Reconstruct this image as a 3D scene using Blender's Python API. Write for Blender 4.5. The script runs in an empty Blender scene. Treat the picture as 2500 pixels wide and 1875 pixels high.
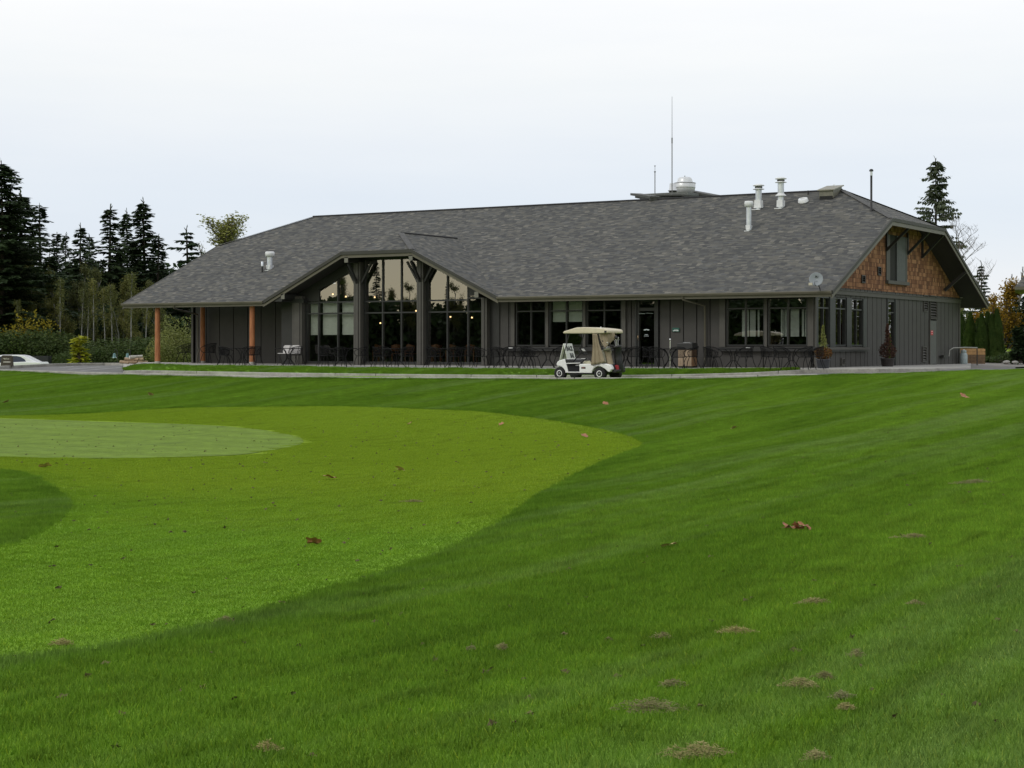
import bpy, bmesh, math, random
import numpy as np
from mathutils import Vector, Matrix, Euler, noise
from mathutils.geometry import delaunay_2d_cdt
R = math.radians
col = bpy.context.scene.collection
random.seed(7)

# ---------------------------------------------------------------- camera
F, TH, HZ, CX, CY, CH = 4136.5, .546, 848.2, 21.492, -57.132, .74
sT, cT = math.sin(TH), math.cos(TH)
def at(x, y, d):
    """world point from image pixel x, y and a chosen depth d"""
    rt = (x - 1250) / F
    return Vector((CX + d * (-sT + cT * rt), CY + d * (cT + sT * rt), CH + d * (HZ - y) / F))
def onY(x, Y):
    rt = (x - 1250) / F
    t = (Y - CY) / (cT + sT * rt)
    return Vector((CX + t * (-sT + cT * rt), Y, 0)), t
cam = bpy.data.objects.new('camera', bpy.data.cameras.new('camera'))
col.objects.link(cam)
cam.location = (CX, CY, CH); cam.rotation_euler = (R(90), 0, TH)
cam.data.sensor_width = 36; cam.data.lens = F / 2500 * 36
cam.data.shift_y = -(937.5 - HZ) / 2500
cam.data.clip_end = 3000; cam.data.clip_start = .1
bpy.context.scene.camera = cam

# ---------------------------------------------------------------- helpers
def tag(o, label=None, cat=None, group=None, kind=None):
    if label: o['label'] = label
    if cat: o['category'] = cat
    if group: o['group'] = group
    if kind: o['kind'] = kind
    return o
def empty(name, loc=(0, 0, 0), rz=0):
    o = bpy.data.objects.new(name, None); col.objects.link(o)
    o.location = loc; o.rotation_euler = (0, 0, rz); o.empty_display_size = .3
    return o
class MB:
    def __init__(s): s.v = []; s.f = []; s.uv = {}; s.sm = []
    def add(s, vs, fs, smooth=False):
        n = len(s.v); s.v += [tuple(v) for v in vs]
        for f in fs: s.f.append([i + n for i in f]); s.sm.append(smooth)
    def box(s, x0, x1, y0, y1, z0, z1, M=None):
        vs = [Vector(p) for p in ((x0,y0,z0),(x1,y0,z0),(x1,y1,z0),(x0,y1,z0),(x0,y0,z1),(x1,y0,z1),(x1,y1,z1),(x0,y1,z1))]
        if M: vs = [M @ v for v in vs]
        s.add(vs, [(3,2,1,0),(4,5,6,7),(0,1,5,4),(1,2,6,5),(2,3,7,6),(3,0,4,7)])
    def bar(s, a, b, w, h, up=(0,0,1)):
        a, b = Vector(a), Vector(b); d = (b - a); L = d.length; d.normalize()
        u = Vector(up)
        if abs(d.dot(u)) > .98: u = Vector((1,0,0))
        r = d.cross(u).normalized(); u = r.cross(d)
        M = Matrix((r, d, u)).transposed().to_4x4(); M.translation = a
        s.box(-w/2, w/2, 0, L, -h/2, h/2, M)
    def tube(s, pts, rad, n=6, cap=True, smooth=True):
        pts = [Vector(p) for p in pts]
        if not hasattr(rad, '__len__'): rad = [rad] * len(pts)
        rings = []; prev = None
        for i, p in enumerate(pts):
            a = pts[max(i-1,0)]; b = pts[min(i+1,len(pts)-1)]
            d = (b - a)
            d = d.normalized() if d.length > 1e-9 else Vector((0,0,1))
            if prev is None:
                u = Vector((0,0,1)) if abs(d.z) < .9 else Vector((1,0,0))
                r = d.cross(u).normalized()
            else:
                r = (prev - d * prev.dot(d)).normalized()
            prev = r; q = d.cross(r)
            rings.append([p + (r * math.cos(2*math.pi*k/n) + q * math.sin(2*math.pi*k/n)) * rad[i] for k in range(n)])
        vs = [v for ring in rings for v in ring]; fs = []
        for i in range(len(pts)-1):
            for k in range(n):
                fs.append((i*n+k, i*n+(k+1)%n, (i+1)*n+(k+1)%n, (i+1)*n+k))
        s.add(vs, fs, smooth)
        if cap and n > 2:
            s.add(rings[0], [tuple(range(n))[::-1]]); s.add(rings[-1], [tuple(range(n))])
    def lathe(s, prof, c=(0,0,0), n=20, M=None, smooth=True):
        c = Vector(c); vs = []; fs = []
        for (r, z) in prof:
            for k in range(n):
                a = 2*math.pi*k/n; v = Vector((r*math.cos(a), r*math.sin(a), z))
                if M: v = M @ v
                vs.append(v + c)
        for i in range(len(prof)-1):
            for k in range(n):
                fs.append((i*n+k, i*n+(k+1)%n, (i+1)*n+(k+1)%n, (i+1)*n+k))
        s.add(vs, fs, smooth)
        for i, rev in ((0, True), (len(prof)-1, False)):
            if prof[i][0] > 1e-4:
                ring = vs[i*n:(i+1)*n]; s.add(ring, [tuple(range(n))[::-1] if rev else tuple(range(n))])
    def prism(s, poly, y0, y1, axis='Y', M=None):
        n = len(poly)
        def mk(u, v, w):
            p = {'Y': (u, w, v), 'X': (w, u, v), 'Z': (u, v, w)}[axis]
            p = Vector(p); return M @ p if M else p
        vs = [mk(u, v, y0) for u, v in poly] + [mk(u, v, y1) for u, v in poly]
        fs = [tuple(range(n)), tuple(range(2*n-1, n-1, -1))] + [(i, i+n, (i+1)%n+n, (i+1)%n) for i in range(n)]
        s.add(vs, fs)
    def mesh(s, name, mat=None, fixn=True):
        me = bpy.data.meshes.new(name); me.from_pydata(s.v, [], s.f)
        me.polygons.foreach_set('use_smooth', s.sm)
        if mat: me.materials.append(mat)
        me.update()
        if fixn:
            bm = bmesh.new(); bm.from_mesh(me); bmesh.ops.recalc_face_normals(bm, faces=bm.faces); bm.to_mesh(me); bm.free()
        return me
    def build(s, name, mat=None, parent=None, fixn=True, bevel=0):
        o = bpy.data.objects.new(name, s.mesh(name, mat, fixn)); col.objects.link(o)
        if parent: o.parent = parent
        if bevel:
            m = o.modifiers.new('bevel', 'BEVEL'); m.width = bevel; m.segments = 2; m.limit_method = 'ANGLE'; m.angle_limit = R(40)
        return o
def mk(fn):
    m = MB(); fn(m); return m
def boxo(name, mat, parent, *b, bevel=0):
    m = MB(); m.box(*b); return m.build(name, mat, parent, bevel=bevel)
def kids(o): return [c for c in bpy.data.objects if c.parent == o]
def copy_tree(o, parent=None):
    c = o.copy(); col.objects.link(c); c.parent = parent
    for ch in kids(o): copy_tree(ch, c)
    return c
def text_mesh(txt, size, name='lettering', mat=None, parent=None, M=None, extr=.002, align='CENTER', sx=1, bold=0):
    cu = bpy.data.curves.new(name, 'FONT'); cu.body = txt; cu.size = size; cu.extrude = extr
    cu.align_x = align; cu.align_y = 'CENTER'; cu.offset = bold; cu.resolution_u = 3
    t = bpy.data.objects.new(name, cu); col.objects.link(t)
    bpy.context.view_layer.update()
    me = bpy.data.meshes.new_from_object(t.evaluated_get(bpy.context.evaluated_depsgraph_get()))
    bpy.data.objects.remove(t); bpy.data.curves.remove(cu)
    me.transform(Matrix.Diagonal((sx, 1, 1, 1)))
    if M: me.transform(M)
    me.materials.clear(); me.materials.append(mat)
    o = bpy.data.objects.new(name, me); col.objects.link(o); o.parent = parent
    return o

# ---------------------------------------------------------------- materials
def newmat(name):
    m = bpy.data.materials.new(name); m.use_nodes = True
    nt = m.node_tree; b = nt.nodes['Principled BSDF']; return m, nt, b
def N(nt, t, **kw):
    n = nt.nodes.new(t)
    for k, v in kw.items():
        if k in n.bl_rna.properties.keys(): setattr(n, k, v)
        else: n.inputs[k.replace('_', ' ')].default_value = v
    return n
def math_(nt, op, a, b=None, c=None):
    n = nt.nodes.new('ShaderNodeMath'); n.operation = op
    for i, x in enumerate((a, b, c)):
        if x is None: continue
        if hasattr(x, 'is_linked') or hasattr(x, 'links'): nt.links.new(x, n.inputs[i])
        else: n.inputs[i].default_value = x
    return n.outputs[0]
def mixc(nt, f, a, b, blend='MIX'):
    n = nt.nodes.new('ShaderNodeMix'); n.data_type = 'RGBA'; n.blend_type = blend
    for i, x in ((0, f), (6, a), (7, b)):
        if hasattr(x, 'links'): nt.links.new(x, n.inputs[i])
        else: n.inputs[i].default_value = x if i == 0 else (*x, 1) if len(x) == 3 else x
    return n.outputs[2]
def noise_(nt, vec, scale, detail=3, rough=.55, stretch=None):
    if stretch:
        mp = nt.nodes.new('ShaderNodeMapping'); nt.links.new(vec, mp.inputs[0]); mp.inputs['Rotation'].default_value = stretch[1]
        m2 = nt.nodes.new('ShaderNodeMapping'); nt.links.new(mp.outputs[0], m2.inputs[0]); m2.inputs['Scale'].default_value = stretch[0]; vec = m2.outputs[0]
    n = nt.nodes.new('ShaderNodeTexNoise'); n.inputs['Scale'].default_value = scale
    n.inputs['Detail'].default_value = detail; n.inputs['Roughness'].default_value = rough
    nt.links.new(vec, n.inputs['Vector']); return n.outputs['Fac']
def ramp(nt, fac, stops):
    n = nt.nodes.new('ShaderNodeValToRGB'); nt.links.new(fac, n.inputs[0])
    e = n.color_ramp.elements
    while len(e) < len(stops): e.new(.5)
    for i, (p, c) in enumerate(stops):
        e[i].position = p; e[i].color = (*c, 1) if hasattr(c, '__len__') else (c, c, c, 1)
    return n.outputs[0]
def bump(nt, b, h, strength=.3, dist=.02):
    n = nt.nodes.new('ShaderNodeBump'); n.inputs['Strength'].default_value = strength; n.inputs['Distance'].default_value = dist
    nt.links.new(h, n.inputs['Height']); nt.links.new(n.outputs[0], b.inputs['Normal'])
def geo(nt): return nt.nodes.new('ShaderNodeNewGeometry').outputs['Position']
def simple(name, c, rough=.6, metal=0, var=.15, scale=8, bmp=0, spec=.5):
    m, nt, b = newmat(name); p = geo(nt)
    f = noise_(nt, p, scale, 4)
    c1 = tuple(x*(1-var) for x in c); c2 = tuple(min(1, x*(1+var)) for x in c)
    nt.links.new(ramp(nt, f, [(.3, c1), (.7, c2)]), b.inputs['Base Color'])
    b.inputs['Roughness'].default_value = rough; b.inputs['Metallic'].default_value = metal
    b.inputs['Specular IOR Level'].default_value = spec
    if bmp: bump(nt, b, noise_(nt, p, scale*6, 4), bmp, .01)
    return m
M = {}
M['olive'] = simple('olive_siding_paint', (.044,.041,.037), .65, var=.1, scale=3, bmp=.15)
M['trim'] = simple('grey_olive_trim_paint', (.066,.062,.053), .6, var=.12, scale=3, bmp=.1)
M['groove'] = simple('siding_groove_shadow_gap', (.010,.010,.009), .8)
M['dark'] = simple('dark_bronze_frame', (.016,.017,.017), .45)
M['sill'] = simple('dark_sill_paint', (.018,.018,.017), .5)
M['fascia'] = simple('fascia_paint', (.034,.033,.026), .6, var=.15, scale=2)
M['gutter'] = simple('olive_gutter_metal', (.11,.10,.072), .5, var=.1, scale=2)
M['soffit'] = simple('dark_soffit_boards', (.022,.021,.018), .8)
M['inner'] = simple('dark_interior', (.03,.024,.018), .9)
M['blind'] = simple('pale_roller_blind', (.80,.82,.74), .9, var=.04)
M['log'] = None
M['iron'] = simple('black_wrought_iron', (.009,.009,.009), .7, spec=.15)
M['white'] = simple('white_gelcoat', (.78,.78,.76), .3, var=.03)
M['tan'] = simple('beige_roof_plastic', (.62,.55,.40), .45, var=.05)
M['canvas'] = None
M['blackp'] = simple('black_plastic', (.012,.012,.013), .5)
M['tyre'] = simple('tyre_rubber', (.012,.012,.012), .85)
M['rim'] = simple('white_wheel_rim', (.75,.75,.72), .35, var=.05)
M['galv'] = simple('galvanised_flue_metal', (.62,.65,.69), .42, metal=.55, var=.12, scale=5)
M['galvw'] = simple('white_flashing_metal', (.72,.73,.74), .5, var=.08)
M['concrete'] = simple('pale_concrete', (.36,.35,.31), .9, var=.22, scale=1.6, bmp=.3)
M['chrome'] = simple('steel_shine', (.7,.7,.7), .2, metal=1)
M['lidw'] = simple('plastic_white_seat', (.5,.48,.47), .6, var=.05)
M['red'] = simple('red_vinyl', (.26,.01,.015), .6)
M['bark'] = simple('brown_bark', (.05,.04,.032), .9, scale=4)
M['pale'] = simple('pale_alder_bark', (.14,.14,.12), .9, scale=3, var=.35)
M['palest'] = simple('white_alder_bark', (.20,.20,.18), .9, scale=2.5, var=.4)
M['twig'] = simple('grey_brown_twigs', (.12,.10,.09), .9)

def log_mat():
    m, nt, b = newmat('peeled_orange_log'); p = geo(nt)
    f = noise_(nt, p, 6, 5, .6, ((3,3,.35),(0,0,0)))
    nt.links.new(ramp(nt, f, [(.25,(.20,.062,.022)),(.5,(.36,.13,.045)),(.75,(.46,.20,.08))]), b.inputs['Base Color'])
    b.inputs['Roughness'].default_value = .6; bump(nt, b, f, .3, .02); return m
M['log'] = log_mat()
def canvas_mat():
    m, nt, b = newmat('beige_canvas'); p = geo(nt)
    f = noise_(nt, p, 5, 4, .6)
    nt.links.new(ramp(nt, f, [(.3,(.26,.21,.14)),(.7,(.34,.28,.19))]), b.inputs['Base Color'])
    b.inputs['Roughness'].default_value = .9; return m
M['canvas'] = canvas_mat()

def tiles_mat(name, w, h, stops, gap=.0, rough=.85, tint=None, bmp=.5, wide=None):
    """rows of random-width tabs from metre UVs"""
    m, nt, b = newmat(name)
    uv = nt.nodes.new('ShaderNodeUVMap'); uv.uv_map = 'UVMap'
    sx = nt.nodes.new('ShaderNodeSeparateXYZ'); nt.links.new(uv.outputs[0], sx.inputs[0])
    u, v = sx.outputs[0], sx.outputs[1]
    rv = math_(nt, 'DIVIDE', v, h); row = math_(nt, 'FLOOR', rv)
    wn = nt.nodes.new('ShaderNodeTexWhiteNoise'); wn.noise_dimensions = '1D'; nt.links.new(row, wn.inputs['W'])
    # warp u so the tabs differ in width
    un = nt.nodes.new('ShaderNodeTexNoise'); un.noise_dimensions = '2D'; un.inputs['Scale'].default_value = 1.0
    cb0 = nt.nodes.new('ShaderNodeCombineXYZ'); nt.links.new(math_(nt, 'MULTIPLY', u, 1.3/w*.3), cb0.inputs[0]); nt.links.new(math_(nt, 'MULTIPLY', row, 7.31), cb0.inputs[1])
    nt.links.new(cb0.outputs[0], un.inputs['Vector'])
    uu = math_(nt, 'ADD', math_(nt, 'DIVIDE', u, w), math_(nt, 'ADD', math_(nt, 'MULTIPLY', wn.outputs['Value'], 17.0), math_(nt, 'MULTIPLY', un.outputs['Fac'], 1.1)))
    cell = math_(nt, 'FLOOR', uu)
    cb = nt.nodes.new('ShaderNodeCombineXYZ'); nt.links.new(cell, cb.inputs[0]); nt.links.new(row, cb.inputs[1])
    w2 = nt.nodes.new('ShaderNodeTexWhiteNoise'); w2.noise_dimensions = '2D'; nt.links.new(cb.outputs[0], w2.inputs['Vector'])
    c = ramp(nt, w2.outputs['Value'], stops)
    big = noise_(nt, geo(nt), .35, 3)
    c = mixc(nt, .55, c, mixc(nt, big, (1.0,1.0,1.0), (1.14,1.13,1.10)), 'MULTIPLY') if tint is None else c
    fine = noise_(nt, geo(nt), 40, 3)
    c = mixc(nt, .5, c, ramp(nt, fine, [(.3, .6), (.7, 1.3)]), 'MULTIPLY')
    fr = math_(nt, 'FRACT', rv); fu = math_(nt, 'FRACT', uu)
    if gap:
        e = math_(nt, 'MAXIMUM', math_(nt, 'LESS_THAN', fr, gap/h), math_(nt, 'LESS_THAN', fu, gap/w*.8))
        c = mixc(nt, math_(nt, 'MULTIPLY', e, .8), c, (.02,.012,.008))
    nt.links.new(c, b.inputs['Base Color']); b.inputs['Roughness'].default_value = rough
    b.inputs['Specular IOR Level'].default_value = .25
    hgt = math_(nt, 'ADD', math_(nt, 'SUBTRACT', 1.0, fr), math_(nt, 'MULTIPLY', w2.outputs['Value'], .8))
    bump(nt, b, hgt, bmp, .012)
    return m
M['roof'] = tiles_mat('asphalt_shingles', .21, .118, [(0,(.052,.053,.053)),(.3,(.072,.073,.070)),(.55,(.092,.090,.081)),(.75,(.120,.115,.098)),(.88,(.084,.087,.088)),(1,(.175,.166,.14))], bmp=.7)
M['cedar'] = tiles_mat('cedar_shingles', .16, .17, [(0,(.12,.056,.030)),(.35,(.19,.085,.043)),(.7,(.27,.130,.064)),(1,(.37,.195,.10))], gap=.011, tint=1, bmp=.6)
M['cap'] = simple('ridge_cap', (.016,.016,.018), .8)

def glass_mat(name, refl=.36, tint=(.55,.6,.58), rough=.0):
    m, nt, b = newmat(name); nt.nodes.remove(b)
    out = nt.nodes['Material Output']
    tr = nt.nodes.new('ShaderNodeBsdfTransparent'); tr.inputs[0].default_value = (*tint, 1)
    gl = nt.nodes.new('ShaderNodeBsdfGlossy'); gl.inputs['Roughness'].default_value = rough
    p = geo(nt); bp = nt.nodes.new('ShaderNodeBump'); bp.inputs['Strength'].default_value = .012; bp.inputs['Distance'].default_value = .01
    nt.links.new(noise_(nt, p, 1.6, 1), bp.inputs['Height']); nt.links.new(bp.outputs[0], gl.inputs['Normal'])
    mx = nt.nodes.new('ShaderNodeMixShader'); mx.inputs[0].default_value = refl
    nt.links.new(tr.outputs[0], mx.inputs[1]); nt.links.new(gl.outputs[0], mx.inputs[2]); nt.links.new(mx.outputs[0], out.inputs[0])
    return m
M['glass'] = glass_mat('tinted_window_glass', .28, (.70,.73,.70))
M['glassd'] = glass_mat('dark_window_glass', .13, (.6,.64,.61))
M['acrylic'] = glass_mat('clear_acrylic', .06, (.9,.92,.91))
def mesh_mat():
    m, nt, b = newmat('expanded_metal_mesh')
    b.inputs['Base Color'].default_value = (.008,.008,.008,1); b.inputs['Roughness'].default_value = .8; b.inputs['Specular IOR Level'].default_value = .1
    tc = nt.nodes.new('ShaderNodeTexCoord'); mp = nt.nodes.new('ShaderNodeMapping')
    nt.links.new(tc.outputs['Object'], mp.inputs[0]); mp.inputs['Rotation'].default_value = (.7,.5,.78)
    ck = nt.nodes.new('ShaderNodeTexChecker'); ck.inputs['Scale'].default_value = 70; nt.links.new(mp.outputs[0], ck.inputs[0])
    nt.links.new(math_(nt, 'ADD', math_(nt, 'MULTIPLY', ck.outputs['Fac'], .4), .25), b.inputs['Alpha']); return m
M['mesh'] = mesh_mat()
def leaf_mat(name, c1, c2, c3=None, sc=1.5):
    m, nt, b = newmat(name); p = geo(nt)
    f = noise_(nt, p, sc, 3); g = noise_(nt, p, sc*14, 2)
    c = ramp(nt, f, [(.3, c1), (.7, c2)])
    if c3: c = mixc(nt, ramp(nt, g, [(.52, 0), (.62, 1)]), c, c3)
    oi = nt.nodes.new('ShaderNodeObjectInfo')
    c = mixc(nt, 1, c, ramp(nt, oi.outputs['Random'], [(0, (.75,.8,.8)), (1, (1.2,1.15,1))]), 'MULTIPLY')
    nt.links.new(c, b.inputs['Base Color']); b.inputs['Roughness'].default_value = .75; b.inputs['Specular IOR Level'].default_value = .2
    tl = nt.nodes.new('ShaderNodeBsdfTranslucent'); nt.links.new(c, tl.inputs[0])
    mx = nt.nodes.new('ShaderNodeMixShader'); mx.inputs[0].default_value = .25
    nt.links.new(b.outputs[0], mx.inputs[1]); nt.links.new(tl.outputs[0], mx.inputs[2])
    nt.links.new(mx.outputs[0], nt.nodes['Material Output'].inputs[0]); return m
M['needle'] = leaf_mat('dark_conifer_needles', (.022,.040,.019), (.042,.068,.026))
M['cedarleaf'] = leaf_mat('cedar_foliage', (.060,.078,.055), (.10,.12,.075))
M['alder'] = leaf_mat('olive_autumn_leaves', (.105,.125,.040), (.155,.165,.055), (.20,.18,.06))
M['bush'] = leaf_mat('dark_shrub_leaves', (.030,.058,.018), (.055,.085,.025), (.09,.11,.03))
M['poplar'] = leaf_mat('yellow_green_leaves', (.13,.16,.035), (.22,.23,.05), (.42,.42,.22), 3)
M['yellow'] = leaf_mat('yellow_leaves', (.30,.22,.02), (.42,.32,.03), (.20,.20,.03))
M['amber'] = leaf_mat('amber_autumn_leaves', (.32,.17,.02), (.40,.25,.03), (.16,.14,.02))
M['thuja'] = leaf_mat('cedar_hedge_foliage', (.030,.060,.012), (.055,.085,.018), None, 3)
M['rusty'] = leaf_mat('rusty_dwarf_conifer', (.16,.06,.025), (.24,.10,.04), (.10,.12,.03), 4)
M['golden'] = leaf_mat('golden_conifer', (.32,.34,.02), (.42,.42,.04), None, 4)
# ---------------------------------------------------------------- terrain
C= [[15.13,-53.27,-0.9],[12.24,-51.52,-1.0],[8.49,-49.24,-1.06],[0.3,-44.27,-1.13],[-10.3,-37.84,-1.27],[-24.75,-29.07,-1.28],[-36.32,-22.05,-1.17],[-51.73,-12.69,-0.85],[-63.29,-5.68,-0.47],[16.52,-52.67,-0.85],[14.18,-50.57,-0.97],[9.05,-45.97,-1.12],[0.5,-38.29,-1.26],[-4.94,-33.41,-1.33],[-15.83,-23.64,-1.28],[-22.83,-17.36,-1.08],[-30.21,-10.74,-0.74],[-38.38,-3.41,-0.35],[16.98,-52.39,-0.85],[14.9,-50.2,-0.96],[10.35,-45.41,-1.1],[3.86,-38.59,-1.27],[-2.49,-31.92,-1.33],[-10.24,-23.76,-1.24],[-14.47,-19.31,-1.13],[-20.82,-12.63,-0.88],[-25.76,-7.44,-0.36],[17.44,-52.1,-0.85],[15.61,-49.83,-0.95],[12.76,-46.29,-1.1],[6.62,-38.67,-1.26],[-0.03,-30.42,-1.33],[-6.04,-22.96,-1.28],[-10.47,-17.46,-1.04],[-13.63,-13.53,-0.76],[-17.12,-9.21,-0.39],[18.17,-51.66,-0.85],[16.71,-49.27,-0.93],[14.48,-45.59,-1.06],[9.55,-37.48,-1.22],[4.1,-28.5,-1.3],[0.46,-22.52,-1.24],[-2.91,-16.97,-0.98],[-5.77,-12.27,-0.68],[-8.63,-7.56,-0.38],[18.58,-51.41,-0.85],[17.33,-48.96,-0.92],[15.57,-45.52,-0.99],[11.93,-38.37,-1.05],[8.52,-31.67,-1.13],[4.42,-23.62,-1.18],[0.78,-16.48,-0.93],[-1.72,-11.56,-0.64],[-4.27,-6.56,-0.35],[19.03,-51.14,-0.85],[17.99,-48.61,-0.91],[16.72,-45.52,-0.91],[13.98,-38.88,-0.92],[11.1,-31.85,-0.9],[6.09,-19.68,-0.73],[3.01,-12.19,-0.56],[0.24,-5.45,-0.23],[19.44,-50.95,-0.84],[18.6,-48.42,-0.89],[17.62,-45.45,-0.86],[15.58,-39.31,-0.82],[13.42,-32.79,-0.78],[9.54,-21.1,-0.62],[6.31,-11.36,-0.42],[3.53,-2.99,-0.13],[19.85,-50.76,-0.82],[19.2,-48.23,-0.86],[18.44,-45.3,-0.82],[16.92,-39.43,-0.75],[15.49,-33.87,-0.66],[12.49,-22.23,-0.53],[9.88,-12.12,-0.36],[5.83,3.56,-0.05],[20.64,-50.39,-0.8],[20.31,-47.79,-0.82],[19.94,-44.85,-0.77],[19.2,-38.98,-0.68],[18.55,-33.76,-0.57],[17.24,-23.44,-0.4],[16.01,-13.66,-0.24],[14.09,1.56,-0.0],[21.49,-57.13,-0.86],[29.49,-55.13,-0.7],[15.49,-61.13,-0.88],[35.49,-45.13,-0.5],[23.49,-67.13,-0.88],[-3.51,-65.13,-1.1],[46.49,-61.13,-0.3],[-38.51,-47.13,-1.1],[-75.0,-30.0,-1.0],[1.0,6.0,-0.45],[0.5,12.0,-0.45],[2.0,16.0,-0.4],[1.5,2.0,-0.42],[3.2,8.0,-0.35],[-0.5,20.0,-0.4],[-33.0,-1.0,-0.35],[-25.0,-1.5,-0.4],[-16.0,-2.0,-0.4],[-8.0,-2.0,-0.4],[-2.0,0.0,-0.35],[-33.0,10.0,-0.35],[-16.0,10.0,-0.35],[0.0,10.0,-0.35],[4.0,14.0,-0.3],[-33.0,20.0,-0.35],[-16.0,22.0,-0.35],[0.0,24.0,-0.25],[9.0,12.0,-0.22],[14.0,20.0,-0.1],[8.0,30.0,-0.1],[-50.0,3.0,-1.0],[-58.0,14.0,-1.3],[-52.0,24.0,-1.1],[-66.0,10.0,-1.4],[-70.0,25.0,-1.4],[-50.0,45.0,-1.0],[-25.0,45.0,-0.7],[0.0,50.0,-0.3],[25.0,40.0,0.0],[-90.0,10.0,-1.4],[30.0,10.0,-0.1],[35.0,-15.0,0.0],[-42.0,8.0,-0.6]]
C=np.array(C,float)
def U(r2): return np.where(r2>0, .5*r2*np.log(r2+1e-12),0)
_n=len(C); _A=np.zeros((_n+3,_n+3)); _P=np.c_[np.ones(_n),C[:,:2]]
_A[:_n,:_n]=U(((C[:,None,:2]-C[None,:,:2])**2).sum(-1))+np.eye(_n)*8.0; _A[:_n,_n:]=_P; _A[_n:,:_n]=_P.T
_w=np.linalg.solve(_A,np.r_[C[:,2],0,0,0])
def Traw(x,y):
    x=np.atleast_1d(np.asarray(x,float)); y=np.atleast_1d(np.asarray(y,float)); out=np.empty(len(x))
    for i in range(0,len(x),4000):
        a=x[i:i+4000]; b=y[i:i+4000]
        out[i:i+4000]=U((a[:,None]-C[:,0])**2+(b[:,None]-C[:,1])**2)@_w[:_n]+_w[_n]+_w[_n+1]*a+_w[_n+2]*b
    return out
def Tz(x,y):
    x=np.atleast_1d(np.asarray(x,float)); y=np.atleast_1d(np.asarray(y,float))
    z=np.clip(Traw(x,y),-1.6,1.0)
    # fade to the flat country around, with a grassy rise far right
    dx=np.maximum(np.maximum(-85-x,x-48),0); dy=np.maximum(np.maximum(-64-y,y-50),0)
    k=np.clip(np.hypot(dx,dy)/25,0,1); k=k*k*(3-2*k)
    far=-1.2+3.6*np.clip((x+20)/60,0,1)*np.clip((y-60)/70,0,1)
    z=z*(1-k)+far*k
    # small undulations of the mown slope
    z=z+.018*np.sin(x*.9+y*.55)*np.sin(y*.35-x*.2)
    return z
def tz(x,y): return float(Tz(x,y)[0])
def axis(a,b,step,lo,hi):
    xs=list(np.arange(a,b+1e-6,step)); s=step; x=a
    while x>lo: s*=1.25; x-=s; xs.insert(0,x)
    s=step; x=b
    while x<hi: s*=1.25; x+=s; xs.append(x)
    return np.array(xs)
gx=axis(-60,38,.5,-1500,1500); gy=axis(-62,8,.5,-1500,1500)
GX,GY=np.meshgrid(gx,gy); GZ=Tz(GX.ravel(),GY.ravel())

def green_mat(name, base, dark, light, blue, yellow=None, blade=False, streak=.8, mow=0):
    m, nt, b = newmat(name); p = geo(nt)
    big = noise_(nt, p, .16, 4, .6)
    st = noise_(nt, p, .55, 4, .6, ((.13,1.9,1),(0,0,R(-95))))     # shading and sheen of laid grass, put into colour along the mowing lines
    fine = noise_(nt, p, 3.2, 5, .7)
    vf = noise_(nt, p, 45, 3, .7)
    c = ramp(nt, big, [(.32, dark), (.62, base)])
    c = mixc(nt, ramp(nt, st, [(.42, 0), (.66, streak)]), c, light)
    c = mixc(nt, ramp(nt, noise_(nt, p, .33, 5, .65, ((.16,2.2,1),(0,0,R(-90)))), [(.52, 0), (.68, .75)]), c, blue)  # bluer streaks of the same painted sheen
    if yellow:      # drier, yellower turf in the hollow away from the bank
        sp = nt.nodes.new('ShaderNodeSeparateXYZ'); nt.links.new(p, sp.inputs[0])
        yy = math_(nt, 'ADD', math_(nt, 'MULTIPLY_ADD', sp.outputs[1], .12, 5.45), math_(nt, 'MULTIPLY_ADD', noise_(nt, p, .2, 4, .6), .9, -.45))
        c = mixc(nt, ramp(nt, yy, [(.15, 0), (.95, .85)]), c, yellow)
    if mow:
        wv = nt.nodes.new('ShaderNodeTexWave'); wv.bands_direction = 'Y'; wv.inputs['Scale'].default_value = mow
        wv.inputs['Distortion'].default_value = 1.2; wv.inputs['Detail'].default_value = 2; nt.links.new(p, wv.inputs[0])
        c = mixc(nt, .35, c, ramp(nt, wv.outputs['Fac'], [(.3, .82), (.7, 1.12)]), 'MULTIPLY')
    c = mixc(nt, .8 if not yellow else .4, c, ramp(nt, fine, [(.3, .72), (.7, 1.25)]), 'MULTIPLY')
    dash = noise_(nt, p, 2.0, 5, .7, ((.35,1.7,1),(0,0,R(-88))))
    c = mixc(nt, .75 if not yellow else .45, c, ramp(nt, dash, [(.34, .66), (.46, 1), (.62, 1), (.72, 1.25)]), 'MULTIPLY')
    if blade:
        a = nt.nodes.new('ShaderNodeAttribute'); a.attribute_name = 'rnd'
        c = mixc(nt, 1, c, ramp(nt, a.outputs['Fac'], [(0, (.72,.78,.7)), (.6, (1.05,1.05,1.0)), (.93, (1.30,1.2,1.1)), (1, (1.9,1.4,1.2))]), 'MULTIPLY')
        b.inputs['Roughness'].default_value = .7; b.inputs['Specular IOR Level'].default_value = .12
        nt.links.new(c, b.inputs['Base Color'])
        tl = nt.nodes.new('ShaderNodeBsdfTranslucent'); nt.links.new(c, tl.inputs[0])
        mx = nt.nodes.new('ShaderNodeMixShader'); mx.inputs[0].default_value = .35
        nt.links.new(b.outputs[0], mx.inputs[1]); nt.links.new(tl.outputs[0], mx.inputs[2])
        nt.links.new(mx.outputs[0], nt.nodes['Material Output'].inputs[0])
    else:
        c = mixc(nt, .8, c, ramp(nt, vf, [(.3, .6), (.7, 1.3)]), 'MULTIPLY')
        nt.links.new(c, b.inputs['Base Color']); b.inputs['Roughness'].default_value = .9; b.inputs['Specular IOR Level'].default_value = .1
        bump(nt, b, vf, .5, .02)
    return m
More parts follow.
